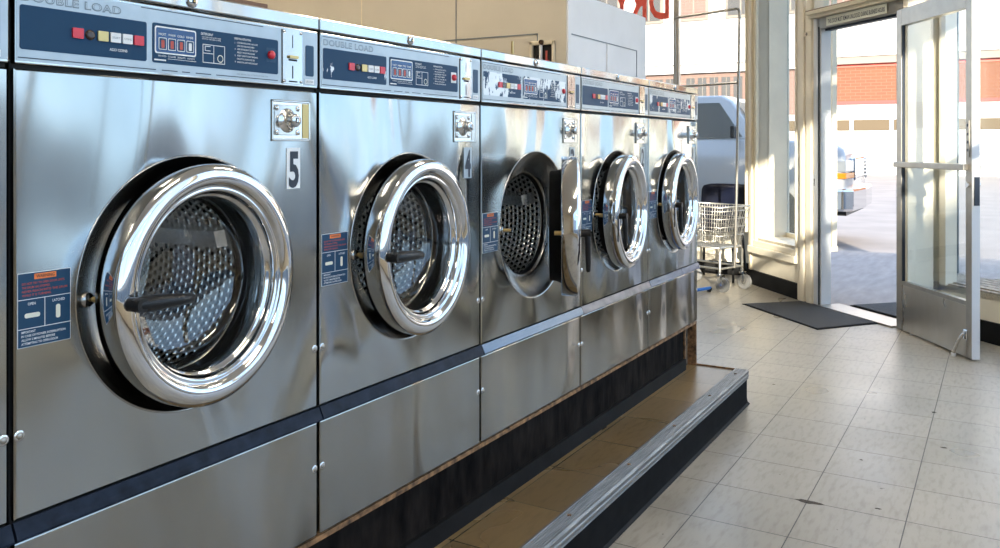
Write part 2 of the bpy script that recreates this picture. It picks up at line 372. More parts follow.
def empty(name, loc, rz=0, parent=None):
    o = bpy.data.objects.new(name, None); C.objects.link(o); o.location = loc; o.rotation_euler = (0, 0, rz); o.empty_display_size = .1
    if parent: o.parent = parent
    return o
def tag(o, label, cat, group=None, kind=None):
    o['label'] = label; o['category'] = cat
    if group: o['group'] = group
    if kind: o['kind'] = kind
    return o
def struct(o, label=None):
    o['kind'] = 'structure'
    if label: o['label'] = label
    return o
def P3(q, z=0): return (q[0], q[1], z)

# ------------------------------------------------------------------ layout constants
W = .6626; X0 = .734; YF = 1.268; ZB = .367     # machine pitch, first seam, front plane, machine underside
E_ = (.695, .72); N_ = (.72, -.695)             # entrance wall direction and its outward normal
P0 = (6.25, .62)
def WP(s_, o_=0): return (P0[0]+E_[0]*s_+N_[0]*o_, P0[1]+E_[1]*s_+N_[1]*o_)
E2 = (.760, .650); N2 = (.650, -.760); Q0 = (7.01, 1.38)
def QP(t, o_=0): return (Q0[0]+E2[0]*t+N2[0]*o_, Q0[1]+E2[1]*t+N2[1]*o_)
CEIL = 3.55

# ------------------------------------------------------------------ floor, ceiling, walls
RS = lambda t, o_=0: WP(-.10-t, .25+o_)        # right bay stub line, t runs towards the camera side
fl_poly = [(-4, -1.95), RS(2.72), RS(0), WP(-.1, .12), WP(.8, .12), Q0, QP(.835), (8.05, 2.0), (8.05, 7), (-4, 7)]
b = MB(); b.prism(fl_poly, -.12, 0, M['floor']); struct(b.obj('floor'), 'beige vinyl tile floor')
b = MB(); b.prism([(-4.2, -2.1), RS(2.9, .1), RS(-.1, .9), WP(.75, .5), QP(.2, .6), (8.3, 1.6), (8.3, 7.2), (-4.2, 7.2)], CEIL, CEIL+.2, M['ceiling']); struct(b.obj('ceiling'))

b = MB(); b.box((-4.2, -2.1, 0), (-4, 7, CEIL), M['beige']); struct(b.obj('wall_back'))
b = MB(); b.box((-4, 7, 0), (8.3, 7.2, CEIL), M['beige']); struct(b.obj('wall_left'))
# wall behind the machine row: beige wall facing the camera, with panel joints
b = MB(); b.box((4.40, 2.14, 0), (4.52, 7, CEIL), M['beige'])
for y0, y1, z in ((2.32, 2.88, 1.850), (2.89, 3.6, 1.850)):
    b.box((4.396, y0, z), (4.401, y1, z+.006), M['greyink'])
b.box((4.396, 2.32, 1.2), (4.401, 2.325, 1.855), M['greyink'])
b.box((4.396, 2.882, 1.2), (4.401, 2.887, CEIL), M['greyink']); b.box((4.397, 3.62, 1.2), (4.401, 3.626, CEIL), M['trim'])
struct(b.obj('wall_partition'))
b = MB(); b.box((4.405, 2.13, 0), (5.63, 2.26, 2.09), M['whitewall'])
b.box((4.45, 2.126, 1.842), (5.46, 2.131, 1.848), M['greyink']); b.box((5.455, 2.126, 1.2), (5.46, 2.131, 1.845), M['greyink'])
b.box((4.95, 2.122, 1.2), (4.99, 2.131, 1.84), M['whitewall'], .003)
struct(b.obj('wall_right_partition'), 'white painted half-height partition')

# storefront walls -----------------------------------------------------------
def frame_prism(b, a, c, z0, z1, dpt, mt, o=0):
    """wall strip from plan point a to c, thickness dpt outward (right-hand side of a->c is out)"""
    ax, ay = a; cx_, cy_ = c; d = Vector((cx_-ax, cy_-ay)).normalized(); nn = Vector((d.y, -d.x))
    b.prism([(ax+nn.x*o, ay+nn.y*o), (ax+nn.x*(o+dpt), ay+nn.y*(o+dpt)), (cx_+nn.x*(o+dpt), cy_+nn.y*(o+dpt)), (cx_+nn.x*o, cy_+nn.y*o)], z0, z1, mt)

# left bay panel (t from 0 at the door side to .835 at the street window)
b = MB()
frame_prism(b, QP(0), QP(.835), 0, .41, .10, M['trimw'])
frame_prism(b, QP(0), QP(.025), .41, CEIL, .12, M['trimw'])
frame_prism(b, QP(.72), QP(.835), .41, CEIL, .12, M['trim'])
# left reveal (plaster), sill stool and head
frame_prism(b, QP(.72), QP(.80), .41, CEIL, .31, M['trimw'])
b.prism([QP(0, -.0), QP(0, .33), QP(.8, .33), QP(.8, -.0)], .37, .412, M['trimw'])
struct(b.obj('wall_front'))
b = MB()   # moulded frame round the opening
for (t0, t1, z0, z1, o, dd) in ((-.0, .022, .30, CEIL, -.03, .03), (.745, .80, .30, CEIL, -.035, .035), (-.0, .80, .28, .34, -.045, .045), (.70, .745, .36, CEIL, -.018, .03), (.02, .745, .34, .39, -.025, .03), (.80, .835, .02, CEIL, -.015, .02)):
    frame_prism(b, QP(t0), QP(t1), z0, z1, dd, M['trim'] if t0 >= .7 else M['trimw'], o)
struct(b.obj('trim_1', bev=.006))
b = MB(); frame_prism(b, QP(-.01), QP(.845), 0, .125, .022, M['cove'], -.022); frame_prism(b, QP(.845, -.022), (8.05, 1.99), 0, .10, .02, M['cove']); struct(b.obj('baseboard_front'))
b = MB(); frame_prism(b, QP(-.02), QP(.72), .43, CEIL, .008, M['glass'], .29)
w1 = b.obj('window_1'); struct(w1)
b = MB(); frame_prism(b, QP(.06), QP(.72), .41, .45, .03, M['trimw'], .28); frame_prism(b, QP(-.02), QP(.0), .41, CEIL, .04, M['trimw'], .27); b.obj('window_frame', w1)

# jamb posts between bay panel and door
b = MB()
for s0, s1, o, dd in ((1.0, 1.07, -.005, .14), (.955, 1.0, -.03, .16), (.925, .955, -.015, .14), (.865, .925, -.028, .16), (.85, .865, -.01, .14)):
    frame_prism(b, WP(s0), WP(s1), 0, CEIL, dd, M['trimw'], o)
struct(b.obj('trim_2', bev=.006))
# plug and keeper details on the jamb
b = MB(); b.box((-.05, -.004, -.018), (.05, 0, .018), M['trim'], .002); b.cyl((0, -.012, 0), (0, 0, 0), .012, M['dark'])
q = WP(.905, -.036); o = b.obj('strike_plate', loc=(q[0], q[1], 2.06), rot=(0, 0, math.atan2(E_[1], E_[0]))); tag(o, 'small patched metal plate screwed high on the ivory door post', 'plate')
b = MB(); b.rrect(-.018, -.06, .018, .06, .004, M['alu_w'], .004, .004); b.box((-.008, -.0045, -.028), (.008, -.004, .028), M['dark'])
q = WP(.84, -.018); o = b.obj('strike_plate', loc=(q[0], q[1], .93), rot=(0, 0, math.atan2(-E_[1], -E_[0])+pi)); tag(o, 'door latch strike plate at lock height on the jamb', 'plate')

# door frame (aluminium) and header
DZ = 2.085
d1 = None
b = MB()
frame_prism(b, WP(.815), WP(.852), 0, DZ+.08, .10, M['alu_w'], -.012)
frame_prism(b, WP(.808), WP(.815), 0, DZ+.02, .03, M['ink'], .0)
frame_prism(b, WP(.790), WP(.808), 0, DZ+.02, .085, M['alu_w'], .01)
frame_prism(b, WP(-.02), WP(.79), DZ, DZ+.085, .11, M['alu'], -.005)
frame_prism(b, WP(-.02), WP(.77), DZ-.016, DZ, .05, M['ink'], .03)
frame_prism(b, WP(-.10), WP(-.02), 0, DZ+.12, .13, M['alu'], -.005)
frame_prism(b, WP(.0), WP(.79), 0, .012, .20, M['alu'], -.03)
frame = b.obj('trim_3'); struct(frame, 'aluminium door frame with threshold')
b = MB()
frame_prism(b, WP(-.20), WP(.87), DZ+.083, DZ+.108, .20, M['trim'], -.05)
frame_prism(b, WP(-.20), WP(.87), DZ+.108, DZ+.135, .22, M['trim'], -.075)
frame_prism(b, WP(-.20), WP(.87), DZ+.135, DZ+.143, .10, M['brownboard'], -.07)
frame_prism(b, WP(-.20), WP(1.1), 3.2, CEIL, .14, M['trim'], -.01)
frame_prism(b, QP(0), QP(.835), 3.35, CEIL, .14, M['trim'], -.01)
struct(b.obj('trim_4'), 'moulded transom bar over the door')
b = MB(); frame_prism(b, WP(-.12), WP(.83), DZ+.13, 3.2, .008, M['glass'], .06); struct(b.obj('window_2'), 'transom glass')
# sign on the header: text plane faces into the room
T = Matrix.Translation((WP(.68, -.012)[0], WP(.68, -.012)[1], DZ+.022)) @ Matrix.Rotation(math.atan2(-E_[1], -E_[0]), 4, 'Z')
b = MB(); b.T = T; b.rrect(-.02, -.012, .62, .055, .003, M['cream'], .001, .001); b.text('THIS DOOR MUST REMAIN UNLOCKED DURING BUSINESS HOURS', 0, .004, .032, M['ink'], .002, w=.60, off=.012)
tag(b.obj('door_sign'), 'narrow tan notice strip with small black capitals on the header over the open door', 'sign')
# curled wire dangling from transom
b = MB()
q = WP(.84, -.11); pts = [(q[0]+.02*sin(k*.9), q[1]+.02*cos(k*.8), 3.2-.045*k) for k in range(22)]
b.tube(pts, .006, M['trimw'], 8)
pts = [(q[0]+.012-.03*sin(k*.6), q[1]-.02-.015*cos(k*.5), 3.2-.048*k) for k in range(20)]
b.tube(pts, .004, M['wirewhite'], 8)
tag(b.obj('hanging_cable'), 'curled pale cable dangling in the corner above the door post', 'cable')

# right side: entrance return pane, display bay with board deck, stub wall, posts
A_ = WP(-.03, .10); B_ = (6.87, .29)
b = MB()
frame_prism(b, RS(2.78), RS(-.0), 0, .30, .10, M['trimw'])
struct(b.obj('wall_front_right'))
b = MB(); frame_prism(b, RS(2.78), RS(0), 0, .13, .022, M['cove'], -.022); struct(b.obj('baseboard_right'))
b = MB()
bayL = 2.78
Bn = (B_[0]-E_[0]*bayL*.95, B_[1]-E_[1]*bayL*.95)
b.prism([RS(0), A_, B_, Bn, RS(bayL)][::-1], .26, .31, M['deck'])
for k in range(6):
    f_ = .04+k*.075
    frame_prism(b, (RS(bayL, f_)[0], RS(bayL, f_)[1]), (RS(.05, f_)[0], RS(.05, f_)[1]), .31, .318, .066, M['deck'])
struct(b.obj('trim_5'), 'weathered board deck of the display bay')
b = MB()
frame_prism(b, WP(-.10), WP(-.02), 0, CEIL, .10, M['trim'], .0)
frame_prism(b, WP(-.14), WP(-.10), 0, CEIL, .20, M['trimw'], -.02)
for k, (t0, t1) in enumerate(((-.06, .0), (.0, .03))):
    frame_prism(b, RS(t1), RS(t0), .0, CEIL, .10+.02*k, M['trim'], -.0)
frame_prism(b, RS(.09), RS(.035), .30, CEIL, .09, M['trimw'], -.02)
struct(b.obj('trim_6'), 'cream mouldings behind the door hinge')
dd = Vector((B_[0]-A_[0], B_[1]-A_[1])); dl = dd.length; dd.normalize()
b = MB()
b.prism([A_, (A_[0]+.012, A_[1]+.012), (B_[0]+.008, B_[1]+.012), B_], .31, CEIL, M['frost'])
w3 = struct(b.obj('window_3'), 'hazy pale entrance side glass')
b = MB(); b.box((B_[0]-.02, B_[1]-.02, .3), (B_[0]+.02, B_[1]+.02, CEIL), M['greyink']); b.obj('window_frame', w3)
b = MB(); frame_prism(b, (B_[0]-.02, B_[1]-.02), Bn, .31, CEIL, .008, M['glass']); w4 = struct(b.obj('window_4'), 'display bay street glass')
b = MB(); frame_prism(b, (B_[0]-.02, B_[1]-.02), Bn, 3.3, CEIL, .04, M['trim']); b.obj('window_frame', w4)

# street window behind the trolley
WX = 8.05
b = MB()
b.box((WX, 2.0, 0), (WX+.15, 7, .45), M['trimw']); b.box((WX, 1.93, 0), (WX+.12, 2.03, CEIL), M['trim'], .01); b.box((WX, 2.0, 3.3), (WX+.15, 7, CEIL), M['trim'])
struct(b.obj('wall_front_left'))
b = MB(); b.box((7.62, 1.93, .45), (8.10, 1.96, CEIL), M['trim']); struct(b.obj('trim_7'))
b = MB(); b.box((WX-.02, 2.0, 0), (WX, 7, .12), M['cove']); struct(b.obj('baseboard_front_left'))
b = MB(); b.box((WX+.05, 2.03, .45), (WX+.058, 7, 3.3), M['glass']); w5 = struct(b.obj('window_5'), 'street window with red lettering')
b = MB(); b.box((WX-.03, 2.0, .42), (WX+.15, 7, .47), M['trimw'], .01)
for y in (2.715, 4.4): b.box((WX+.02, y, .45), (WX+.09, y+.055, 3.3), M['alu'], .005)
b.obj('window_frame', w5)
# painted lettering read from inside, backwards
b = MB(); b.T = Matrix.Translation((WX+.045, 3.0, 2.46)) @ Matrix.Rotation(-pi/2, 4, 'Z')
b.text('DRY', -.42, 0, .36, M['letter'], 0.0, w=.60, off=.02, mirror=True)
lt = b.obj('window_lettering'); tag(lt, 'large red letters DRY reading backwards on the street window', 'lettering')

# side storefront beyond the frame on the camera's right (low sill, tall panes)
b = MB()
b.box((-4, -2.1, 0), (4.12, -1.95, .42), M['trimw']); b.box((-4, -2.1, 3.35), (4.12, -1.95, CEIL), M['trim'])
b.box((-4, -2.1, .42), (-2.2, -1.95, 3.35), M['beige'])
b.box((4.0, -2.12, 0), (4.16, -1.93, CEIL), M['trim'])
struct(b.obj('wall_right'))
b = MB(); b.box((-2.2, -2.03, .42), (4.05, -2.022, 3.35), M['glass']); w6 = struct(b.obj('window_6'))
b = MB()
for x in (-2.2, -.1, 2.0, 3.96): b.box((x, -2.07, .42), (x+.06, -1.98, 3.35), M['alu'], .004)
b.box((-2.2, -2.06, 2.42), (4.0, -1.99, 2.48), M['alu'], .004)
b.obj('window_frame', w6)

# unseen ceiling battens added to brighten the interior, two for the beige wall
for k, (x, y) in enumerate(((-1.6, -.35), (1.4, -.35), (4.4, .1), (-1.6, 4.2), (1.4, 4.2), (3.1, 2.5), (3.1, 4.4), (6.6, 3.6))):
    r = empty('fill_batten', (x, y, CEIL-.10)); tag(r, 'unseen long fluorescent batten added under the ceiling to brighten the interior', 'ceiling light', 'added fluorescent battens')
    b = MB(); b.box((-.63, -.10, .03), (.63, .10, .10), M['whitewall'], .01); b.obj('housing', r)
    b = MB(); b.box((-.60, -.08, -.01), (.60, .08, .03), M['tube'], .012); b.obj('diffuser', r)

# ------------------------------------------------------------------ raised step the machines stand on
SX1 = 4.05; SZ = .155; SY = 1.03
b = MB(); b.box((-1.2, SY+.012, 0), (SX1-.004, 2.14, SZ-.002), M['steptile']); st = b.obj('step_platform'); struct(st, 'raised tan tiled step under the machines')
b = MB()
b.ext([(SY+.012, .0), (SY+.012, .118), (SY+.004, .118), (SY+.003, .03), (SY-.003, .0)], -1.2, SX1, M['rubber'])
b.ext([(SY-.009, 0), (SY-.009, .003), (SY+.002, .012), (SY+.01, .0)], -1.2, SX1+.006, M['cove'])
b.box((SX1-.004, SY+.004, 0), (SX1+.002, 2.14, .118), M['rubber'])
b.obj('riser', st)
b = MB()   # ridged aluminium nosing
pr_ = [(SY+.060, SZ-.002), (SY+.060, SZ+.003)]
for k in range(7): y = SY+.055-k*.008; pr_ += [(y, SZ+.003), (y-.002, SZ+.0055), (y-.005, SZ+.0055), (y-.007, SZ+.003)]
pr_ += [(SY-.004, SZ-.001), (SY-.004, SZ-.012), (SY-.001, SZ-.014), (SY-.004, SZ-.018), (SY-.004, SZ-.028), (SY-.001, SZ-.030), (SY-.003, SZ-.036), (SY+.012, SZ-.036), (SY+.012, SZ-.002)]
b.ext(pr_, -1.2, SX1+.004, mat('worn aluminium nosing', (.21, .205, .195), .40, .8, noise=.35, nscale=25, bump=.25, bscale=60, stretch=(.3, 4, 4)))
for x in (1.3, 1.75, 2.2, 2.65, 3.1, 3.55, 3.95): b.cyl((x, SY+.030, SZ+.004), (x, SY+.030, SZ+.0072), .006, M['rust'], n=10)
b.obj('nosing', st)
b = MB(); b.box((SX1-.006, SY+.06, SZ-.004), (SX1+.004, YF+.01, SZ+.004), M['rust']); b.obj('end_strip', st)
# plinth under machines
b = MB()
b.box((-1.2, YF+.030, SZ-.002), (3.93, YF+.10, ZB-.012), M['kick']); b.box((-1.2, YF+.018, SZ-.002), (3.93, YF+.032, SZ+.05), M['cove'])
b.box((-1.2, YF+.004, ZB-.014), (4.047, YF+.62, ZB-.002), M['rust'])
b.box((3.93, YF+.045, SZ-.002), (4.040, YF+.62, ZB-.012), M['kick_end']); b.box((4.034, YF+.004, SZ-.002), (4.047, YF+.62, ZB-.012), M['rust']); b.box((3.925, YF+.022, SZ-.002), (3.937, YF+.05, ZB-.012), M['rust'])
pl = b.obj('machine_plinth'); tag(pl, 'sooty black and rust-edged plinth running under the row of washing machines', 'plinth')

# ------------------------------------------------------------------ washing machines
def front_with_hole(b, x0, x1, z0, z1, cx, cz, r, mt, edge=.003, depth=.016, n=96):
    angs = sorted(set([2*pi*i/n for i in range(n)]+[math.atan2(z-cz, x-cx) % (2*pi) for x in (x0, x1) for z in (z0, z1)]))
    inner = []; outer = []; outer2 = []; outer3 = []
    for a in angs:
        c_, s_ = cos(a), sin(a); ts = []
        if c_ > 1e-9: ts.append((x1-edge-cx)/c_)
        if c_ < -1e-9: ts.append((x0+edge-cx)/c_)
        if s_ > 1e-9: ts.append((z1-edge-cz)/s_)
        if s_ < -1e-9: ts.append((z0+edge-cz)/s_)
        t = min(ts); px_, pz_ = cx+c_*t, cz+s_*t
        inner.append((cx+c_*r, pz_*0+cz+s_*r)); outer.append((px_, pz_))
        fx = (px_-(x0+x1)/2)*(x1-x0)/(x1-x0-2*edge)+(x0+x1)/2; fz = (pz_-(z0+z1)/2)*(z1-z0)/(z1-z0-2*edge)+(z0+z1)/2
        outer2.append((fx, fz))
    N = len(angs)
    vs = [(x, 0, z) for x, z in inner]+[(x, 0, z) for x, z in outer]+[(x, .0025, z) for x, z in outer2]+[(x, depth, z) for x, z in outer2]+[(x, .006, z) for x, z in inner]
    fs = []
    for i in range(N):
        j = (i+1) % N
        fs += [(i, j, N+j, N+i), (N+i, N+j, 2*N+j, 2*N+i), (2*N+i, 2*N+j, 3*N+j, 3*N+i), (4*N+i, 4*N+j, j, i)]
    b.add(vs, fs, mt)

def washer(i, label, tilt, digit, strip, hand_down, wearmat, lcd=True, edges=None):
    r = empty('washing_machine', (X0+W*i, YF, ZB)); tag(r, label, 'washing machine', 'double load washing machines in a row')
    a, c = .0045, W-.0045; cx, cz = .331, .592
    # cabinet shell
    b = MB()
    for p in (((a, .016, 0), (a+.012, .62, 1.084)), ((c-.012, .016, 0), (c, .62, 1.084)), ((a, .60, 0), (c, .62, 1.084)), ((a, .016, 0), (c, .62, .01)), ((a, .016, 1.075), (c, .62, 1.084))): b.box(*p, M['steel_low'])
    b.box((-.003, .012, 0), (a+.002, .05, 1.08), M['gap_shade']); b.box((c-.002, .012, 0), (W+.003, .05, 1.08), M['gap_shade'])  # near-black strips paint the shade in gaps between machines and panels
    b.box((a, .010, .236), (c, .03, .284), M['gap_shade']); b.box((a, .010, .950), (c, .03, .964), M['gap_shade'])
    b.obj('cabinet', r)
    b = MB(); front_with_hole(b, a, c, .280, .954, cx, cz, .229, M['steel']); b.obj('front_panel', r)
    b = MB(); b.box((a, 0, .003), (c, .016, .246), M['steel_low'], .003); b.obj('service_panel', r)
    # trim strip
    b = MB(); b.ext([(0.0, .2785), (-.003, .279), (-.010, .265), (-.014, .256), (-.014, .2525), (-.008, .250), (0.0, .250)], .001, W-.003, strip); b.obj('trim_strip', r)
    # screws
    for x in (.012, W-.012):
        for z in (.405, .148):
            b = MB(); b.revolve([(.0052, 0), (.0052, .0012), (.004, .0024), (.002, .003), (0, .0032)], M['alu'], 16, x, z); b.revolve([(.0085, 0), (.008, .0006), (.005, .0008)], M['chrome_satin'], 16, x, z); b.obj('screw', r)
    # portal
    b = MB()
    b.revolve([(.2305, .0), (.2298, .0012), (.2285, .0016), (.226, -.0005), (.222, -.006), (.212, -.014), (.198, -.023), (.180, -.031), (.166, -.036), (.160, -.040), (.158, -.046)], M['funnel'], 96, cx, cz); b.obj('portal_ring', r)
    b = MB(); b.revolve([(.158, -.046), (.155, -.049), (.154, -.056), (.157, -.062), (.164, -.064)], M['rubber'], 72, cx, cz); b.obj('door_seal', r)
    # drum
    b = MB()
    b.revolve([(.164, -.065), (.161, -.068), (.164, -.073), (.185, -.076), (.225, -.082), (.238, -.090), (.243, -.100), (.243, -.115)], M['chrome_satin'], 96, cx, cz)
    b.revolve([(.243, -.115), (.243, -.42), (.236, -.43)], M['drum'], 96, cx, cz, uvscale=True)
    b.revolve([(.236, -.43), (.20, -.436), (.12, -.436), (.10, -.428), (.0, -.428)], M['chrome_satin'], 72, cx, cz)
    for k in range(3):
        an = 2*pi*k/3+(2.35 if i == 0 else .9)+i*.7; T0 = b.T; b.T = Matrix.Translation((cx, 0, cz)) @ Matrix.Rotation(an, 4, 'Y')
        b.ext([(.125, -.244), (.135, -.205), (.15, -.19), (.40, -.19), (.42, -.205), (.425, -.244)], -.018, .018, M['chrome_satin']); b.T = T0
    b.obj('drum', r)
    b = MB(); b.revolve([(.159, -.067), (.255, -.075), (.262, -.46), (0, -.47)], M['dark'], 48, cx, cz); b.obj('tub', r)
    # control panel ---------------------------------------------------------
    b = MB(); b.box((a, -.001, .961), (c, .014, 1.082), M['steel_lid'], .002)
    b.rrect(.006, .9655, .549, 1.0775, .002, M['plate'], .0022, .0015); b.rrect(.610, .9655, c-.002, 1.0775, .002, M['plate'], .0022, .0015)
    z1 = .9695
    for (p, q) in ((.008, .25), (.262, .295), (.305, .322), (.335, .37), (.382, .54)): b.box((p, -.0026, z1), (q, -.0022, z1+.0016), M['ink'])
    b.box((.22 if i == 0 else .01, -.0026, 1.0735), (.50, -.0026+.0004, 1.075), M['ink'])
    cp = b.obj('control_panel', r)
    b = MB(); b.rrect(.011, .983, .231, 1.050, .004, wearmat, .0030, .0008); b.obj('indicator_window', cp)
    b = MB(); b.rrect(.2425, .9825, .540, 1.0515, .004, wearmat, .0030, .0008); wi = .0034
    b.rrect(.247, .999, .335, 1.0465, .004, M['white'], wi, .0004); b.rrect(.2495, 1.0015, .3325, 1.044, .003, M['screen'], wi+.0003, .0003)
    for k in range(4):
        x = .2545+k*.0195; b.rrect(x, 1.006, x+.0165, 1.027, .002, M['white'], wi+.0006, .0003); b.rrect(x+.0012, 1.0072, x+.0153, 1.0258, .0015, M['navy'], wi+.0008, .0002); b.rrect(x+.005, 1.009, x+.0115, 1.023, .002, M['redink'] if k != 3 else M['white'], wi+.001, .0002)
    for k, t_ in enumerate(('HOT', 'WARM', 'COLD', 'RINSE')): b.text(t_, .2545+k*.0195, 1.031, .004, M['white'], wi+.0006, w=.015, off=.01)
    for k, t_ in enumerate(('WHITES', 'COLORS', 'BRIGHTS', 'WOOLENS')): b.text(t_, .2535+k*.0205, .9935, .0032, M['white'], wi, w=.017)
    b.box((.246, -wi, .9865), (.27, -wi+.0003, .989), M['white']); b.box((.274, -wi, .9905), (.335, -wi+.0003, .9912), M['white'])
    b.text('DETERGENT', .346, 1.0415, .0045, M['white'], wi, w=.028, off=.012)
    for z in (1.037, 1.0335): b.text('ADD SOAP AND BLEACH HERE', .348, z, .0025, M['white'], wi, w=.044)
    for q in ((.350, .991, .402, .9922), (.350, 1.024, .402, 1.0252), (.350, .991, .3512, 1.025), (.4008, .991, .402, 1.025), (.375, .991, .3762, 1.025), (.352, 1.008, .374, 1.0092), (.355, 1.013, .368, 1.0142), (.355, 1.021, .368, 1.0222), (.355, 1.013, .3562, 1.022)): b.box((q[0], -wi, q[1]), (q[2], -wi+.0003, q[3]), M['white'])
    b.revolve([(.0072, wi), (.0055, wi)], M['cream'], 20, .391, 1.001, smooth=False)
    b.text('OPERATING INSTRUCTIONS', .425, 1.0415, .004, M['white'], wi, w=.042, off=.012)
    rows = ['LOAD MACHINE LOOSELY AND CLOSE', 'DOOR AND TURN HANDLE FIRMLY', 'ADD DETERGENT TO THE TOP', 'SELECT WASH PROGRAM', 'INSERT COINS TO START MACHINE', 'DOOR STAYS LOCKED UNTIL THE', 'INDICATOR LIGHT HAS GONE OUT']
    for k, t_ in enumerate(rows): b.text(t_, .432, 1.0345-k*.0062, .0032, M['white'], wi, w=.052 if k % 2 == 0 else .044, off=.006)
    for k in range(4): b.text(str(k+1), .426, 1.0335-k*.012, .0035, M['white'], wi)
    b.obj('instruction_plate', cp)
    b = MB(); b.rrect(.6195, .985, .644, 1.050, .004, M['navy'], .0030, .0008); b.box((.6185, -.003, .9685), (.6450, -.0026, .979), M['white']); b.text('USE COINS', .621, .971, .005, M['greyink'], .0033, w=.021); b.obj('side_label', cp)
    for k, (x, mm) in enumerate(((.103, 'red'), (.125, 'brownknob'), (.147, 'brass'), (.170, 'white'), (.192, 'white'), (.214, 'red'))):
        b = MB()
        if k == 1 and i in (0, 1): b.revolve([(.0085, .003), (.0075, .006), (.004, .0065), (0, .0065)], M['brownknob'], 16, x, 1.016)
        else: b.rrect(x-.0092, 1.0085, x+.0092, 1.0245, .001, M[mm], .0062, .003)
        if mm == 'white': b.text('START' if k == 3 else 'COINS', x-.007, 1.0145, .0035, M['greyink'], .0065, w=.014)
        b.obj('button', cp)
    b = MB(); b.text('ADD COINS', .160, .9945, .0045, M['white'], .0033, w=.033, off=.01); b.obj('lettering', cp)
    b = MB(); b.text('DOUBLE LOAD', .012, 1.0565, .0125, M['greyink'], .0026, w=.170, off=.045, sp=1.15); b.text('DOUBLE LOAD', .014, 1.0575, .0105, M['plate'], .0029, w=.166, off=-.012, sp=1.19); b.obj('lettering', cp)
    b = MB(); b.text('FOR SERVICE CALL ATTENDANT DIAL 7320', .432, .9745, .003, M['greyink'], .0026, w=.08); b.obj('lettering', cp)
    b = MB(); b.revolve([(.0085, .003), (.0085, .008), (.006, .0105), (0, .011)], M['red'], 20, .519, 1.020); b.rrect(.5075, 1.006, .5325, 1.034, .002, M['white'] if i else M['navy'], .0036, .0004); b.obj('stop_button', cp)
    # coin slide
    b = MB(); b.rrect(.552, .966, .608, 1.0775, .004, M['steel_lid'], .0045, .006)
    b.box((.5785, -.0048, 1.040), (.5805, -.0044, 1.066), M['dark']); b.box((.5782, -.0048, .977), (.5812, -.0044, 1.003), M['dark']); b.rrect(.568, 1.013, .592, 1.0165, .001, M['dark'], .0052); b.rrect(.567, 1.018, .593, 1.024, .002, M['brass'], .009, .005); b.box((.570, -.006, .9695), (.592, -.0044, .972), M['dark'])
    for x, z in ((.556, 1.072), (.604, 1.072), (.556, .971), (.604, .971)): b.revolve([(.003, .0045), (.003, .006), (0, .0065)], M['chrome_satin'], 10, x, z)
    b.obj('coin_slot', cp)
    # lid
    b = MB(); b.box((.002, -.003, 1.0855), (W-.002, .62, 1.113), M['steel_lid'], .003); ld = b.obj('top_lid', r)
    b = MB(); b.revolve([(.011, .003), (.011, .006), (.0085, .0085), (.0, .009)], M['chrome'], 24, .326, 1.099); b.revolve([(.0042, .0092), (0, .0094)], M['dark'], 16, .326, 1.099); b.box((.3245, -.0105, 1.0975), (.3275, -.009, 1.1005), M['brass']); b.obj('lock', ld)
    # coin box lock
    b = MB()
    x0, x1, zz0, zz1 = .523, .634, .848, .932
    for q in (((x0, -.0035, zz0), (x1, .001, zz0+.005)), ((x0, -.0035, zz1-.005), (x1, .001, zz1)), ((x0, -.0035, zz0), (x0+.005, .001, zz1)), ((x1-.005, -.0035, zz0), (x1, .001, zz1))): b.box(*q, M['steel_lid'], .0015)
    b.box((x0+.004, -.0012, zz0+.004), (x1-.004, 0, zz1-.004), M['chrome_satin'])
    b.box((x0+.088, -.0025, zz0+.006), (x1-.005, 0, zz1-.006), M['brass'] if i == 0 else M['steel_lid'])
    b.box((x0+.008, -.003, zz0+.012), (x0+.078, 0, zz1-.010), M['steel_lid'], .001)
    lk = b.obj('coin_box', r)
    kx, kz = x0+.043, (zz0+zz1)/2
    for x, z in ((x0+.013, zz0+.018), (x0+.073, zz0+.018), (x0+.013, zz1-.017), (x0+.073, zz1-.017)):
        b = MB(); b.revolve([(.0055, .003), (.0055, .0045), (.003, .0062), (0, .0065)], M['chrome'], 14, x, z); b.obj('screw', lk)
    b = MB(); b.revolve([(.025, .003), (.0235, .0045), (.021, .006), (.0165, .009), (.0135, .013), (.0128, .017), (.0135, .020), (.0135, .027), (.0115, .030), (.0, .0305)], M['chrome_satin'], 36, kx, kz)
    b.rrect(kx-.004, kz-.0055, kx+.004, kz+.0055, .002, M['dark'], .0312, .0008); b.rrect(kx-.0016, kz-.0035, kx+.0016, kz+.0035, .001, M['chrome'], .0317, .0005); b.obj('knob', lk)
    # number
    if digit:
        b = MB(); nx = .566+ (.008 if i else 0); b.rrect(nx, .750, nx+.039, .834, .001, M['white'] if i < 1 else M['plate'], .0012, .001); npl = b.obj('number_plate', r)
        b = MB(); b.text(digit, nx+.0055, .7555, .073, M['ink'], .0018, w=.029 if digit != '1' else .012, off=.032); b.obj('number', npl)
    # warning label
    b = MB(); wx0, wx1, wz0, wz1 = .0085, .093, .535, .647
    b.rrect(wx0, wz0, wx1, wz1, .001, M['white'], .0008, .0007); b.rrect(wx0+.0008, wz0+.0008, wx1-.0008, wz1-.0008, .0008, M['navy'], .0012, .0003)
    for q in ((wx0, .6065, wx1, .6075), (wx0, .5625, wx1, .5635), ((wx0+wx1)/2-.0005, .563, (wx0+wx1)/2+.0005, .607)): b.box((q[0], -.0015, q[1]), (q[2], -.0012, q[3]), M['white'])
    b.rrect(.034, .636, .069, .6445, .001, M['orange'], .0015, .0003); b.text('WARNING', .037, .638, .005, M['ink'], .0018, w=.029, off=.01)
